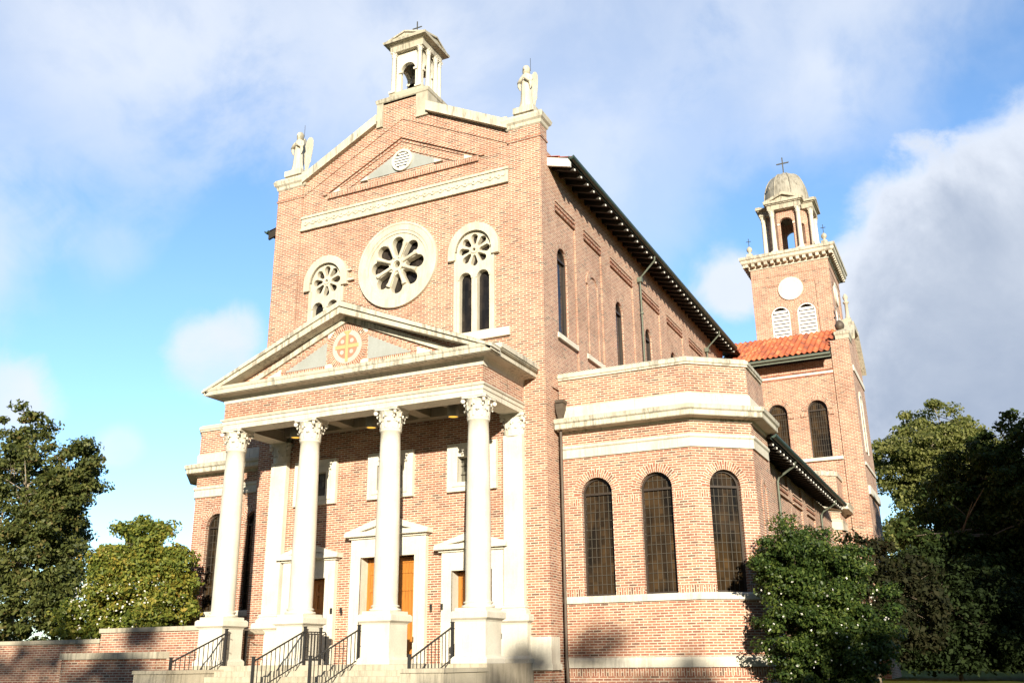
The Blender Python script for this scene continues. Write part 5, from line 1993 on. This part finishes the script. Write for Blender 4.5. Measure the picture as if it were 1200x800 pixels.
# purple shrub behind it
tree('purple_shrub', 'dark reddish green shrub behind the flowering right bush', 'shrub', (12.3, 8.0, G0),
     [((12.3, 8.0, 3.1), 1.4, 1.4, 1.9, 80, .35, -1), ((13.3, 9.0, 3.2), 1.0, 1.2, 1.6, 45, .35, -1)], 'leaf_red', .13, 120, .45, 55, .07, 12)
# large dark oak at the right
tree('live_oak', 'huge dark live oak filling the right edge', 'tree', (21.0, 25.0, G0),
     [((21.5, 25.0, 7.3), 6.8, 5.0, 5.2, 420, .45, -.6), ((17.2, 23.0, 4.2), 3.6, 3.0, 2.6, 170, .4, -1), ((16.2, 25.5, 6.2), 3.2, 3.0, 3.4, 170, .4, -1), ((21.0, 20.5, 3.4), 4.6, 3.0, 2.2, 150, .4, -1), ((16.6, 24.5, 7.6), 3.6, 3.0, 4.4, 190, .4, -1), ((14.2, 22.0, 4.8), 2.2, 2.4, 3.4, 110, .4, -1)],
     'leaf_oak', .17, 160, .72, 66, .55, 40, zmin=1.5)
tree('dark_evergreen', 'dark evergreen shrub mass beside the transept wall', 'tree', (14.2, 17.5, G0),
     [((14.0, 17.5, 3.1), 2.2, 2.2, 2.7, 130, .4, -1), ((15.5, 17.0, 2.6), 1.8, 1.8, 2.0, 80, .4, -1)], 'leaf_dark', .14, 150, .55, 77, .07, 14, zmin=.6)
# sunlit pale tree behind the transept
tree('pale_tree', 'tall sunlit yellow green tree rising behind the transept', 'tree', (14.0, 46.0, G0),
     [((13.6, 46.0, 14.0), 4.3, 3.5, 4.0, 170, .3, -.7), ((16.2, 45.0, 13.5), 2.6, 2.4, 3.2, 70, .3, -1), ((12.0, 45.0, 8.0), 3.0, 3.0, 4.6, 90, .35, -1), ((16.0, 46.0, 8.0), 3.2, 3.0, 3.4, 80, .35, -1)],
     'leaf_pale', .19, 300, .85, 88, .32, 26, 'pale_bark')
# hedge line closing the lawn far behind
hc = []
r_ = np.random.default_rng(5)
for k in range(460):
    x = r_.uniform(2, 42); hc.append((x, 60 + r_.uniform(-3, 6), G0 + r_.uniform(0.0, 1.0) ** 1.6 * 6.5 * (1 + .25 * math.sin(x * .6))))
wood = tag(bpy.data.objects.new('far_woods', None), 'dark belt of woods closing the lawn far behind', 'woods', kind='stuff')
COL.objects.link(wood)
leaf_mesh('foliage', hc, np.full(len(hc), 1.7), 60, .55, 'leaf_dark', wood, .8, 1.6, seed=9)['kind'] = 'stuff'
hc = [(r_.uniform(-60, -20), 40 + r_.uniform(-3, 4), G0 + r_.uniform(.2, 4.2)) for k in range(260)]
leaf_mesh('foliage', hc, np.full(len(hc), 1.5), 50, .5, 'leaf_dark', wood, .8, 1.6, seed=10)['kind'] = 'stuff'

# the trees across the lawn behind the photographer, whose shade falls on the lower walls and the oak
SHADE = [((28.6, 4.0), 5.4, 8.0, 10.4, 300), ((31.0, -26.0), 5.0, 3.4, 7.0, 150),
         ((9.0, -62.0), 7.0, 6.2, 15.6, 150), ((22.5, -63.0), 7.0, 6.2, 15.8, 150), ((42.5, -62.0), 6.5, 6.0, 14.6, 150)]
for i, ((x, y), rr, rz, zc, n) in enumerate(SHADE):
    tree('shade_tree', 'broad shade tree across the lawn behind the photographer', 'tree', (x, y, ground_z(x, y)),
         [((x, y, zc), rr, rr, rz, n, .3, -1)], 'leaf_oak', .5, 60, 1.1, 100 + i, .4, 14, group='shade trees behind the photographer')
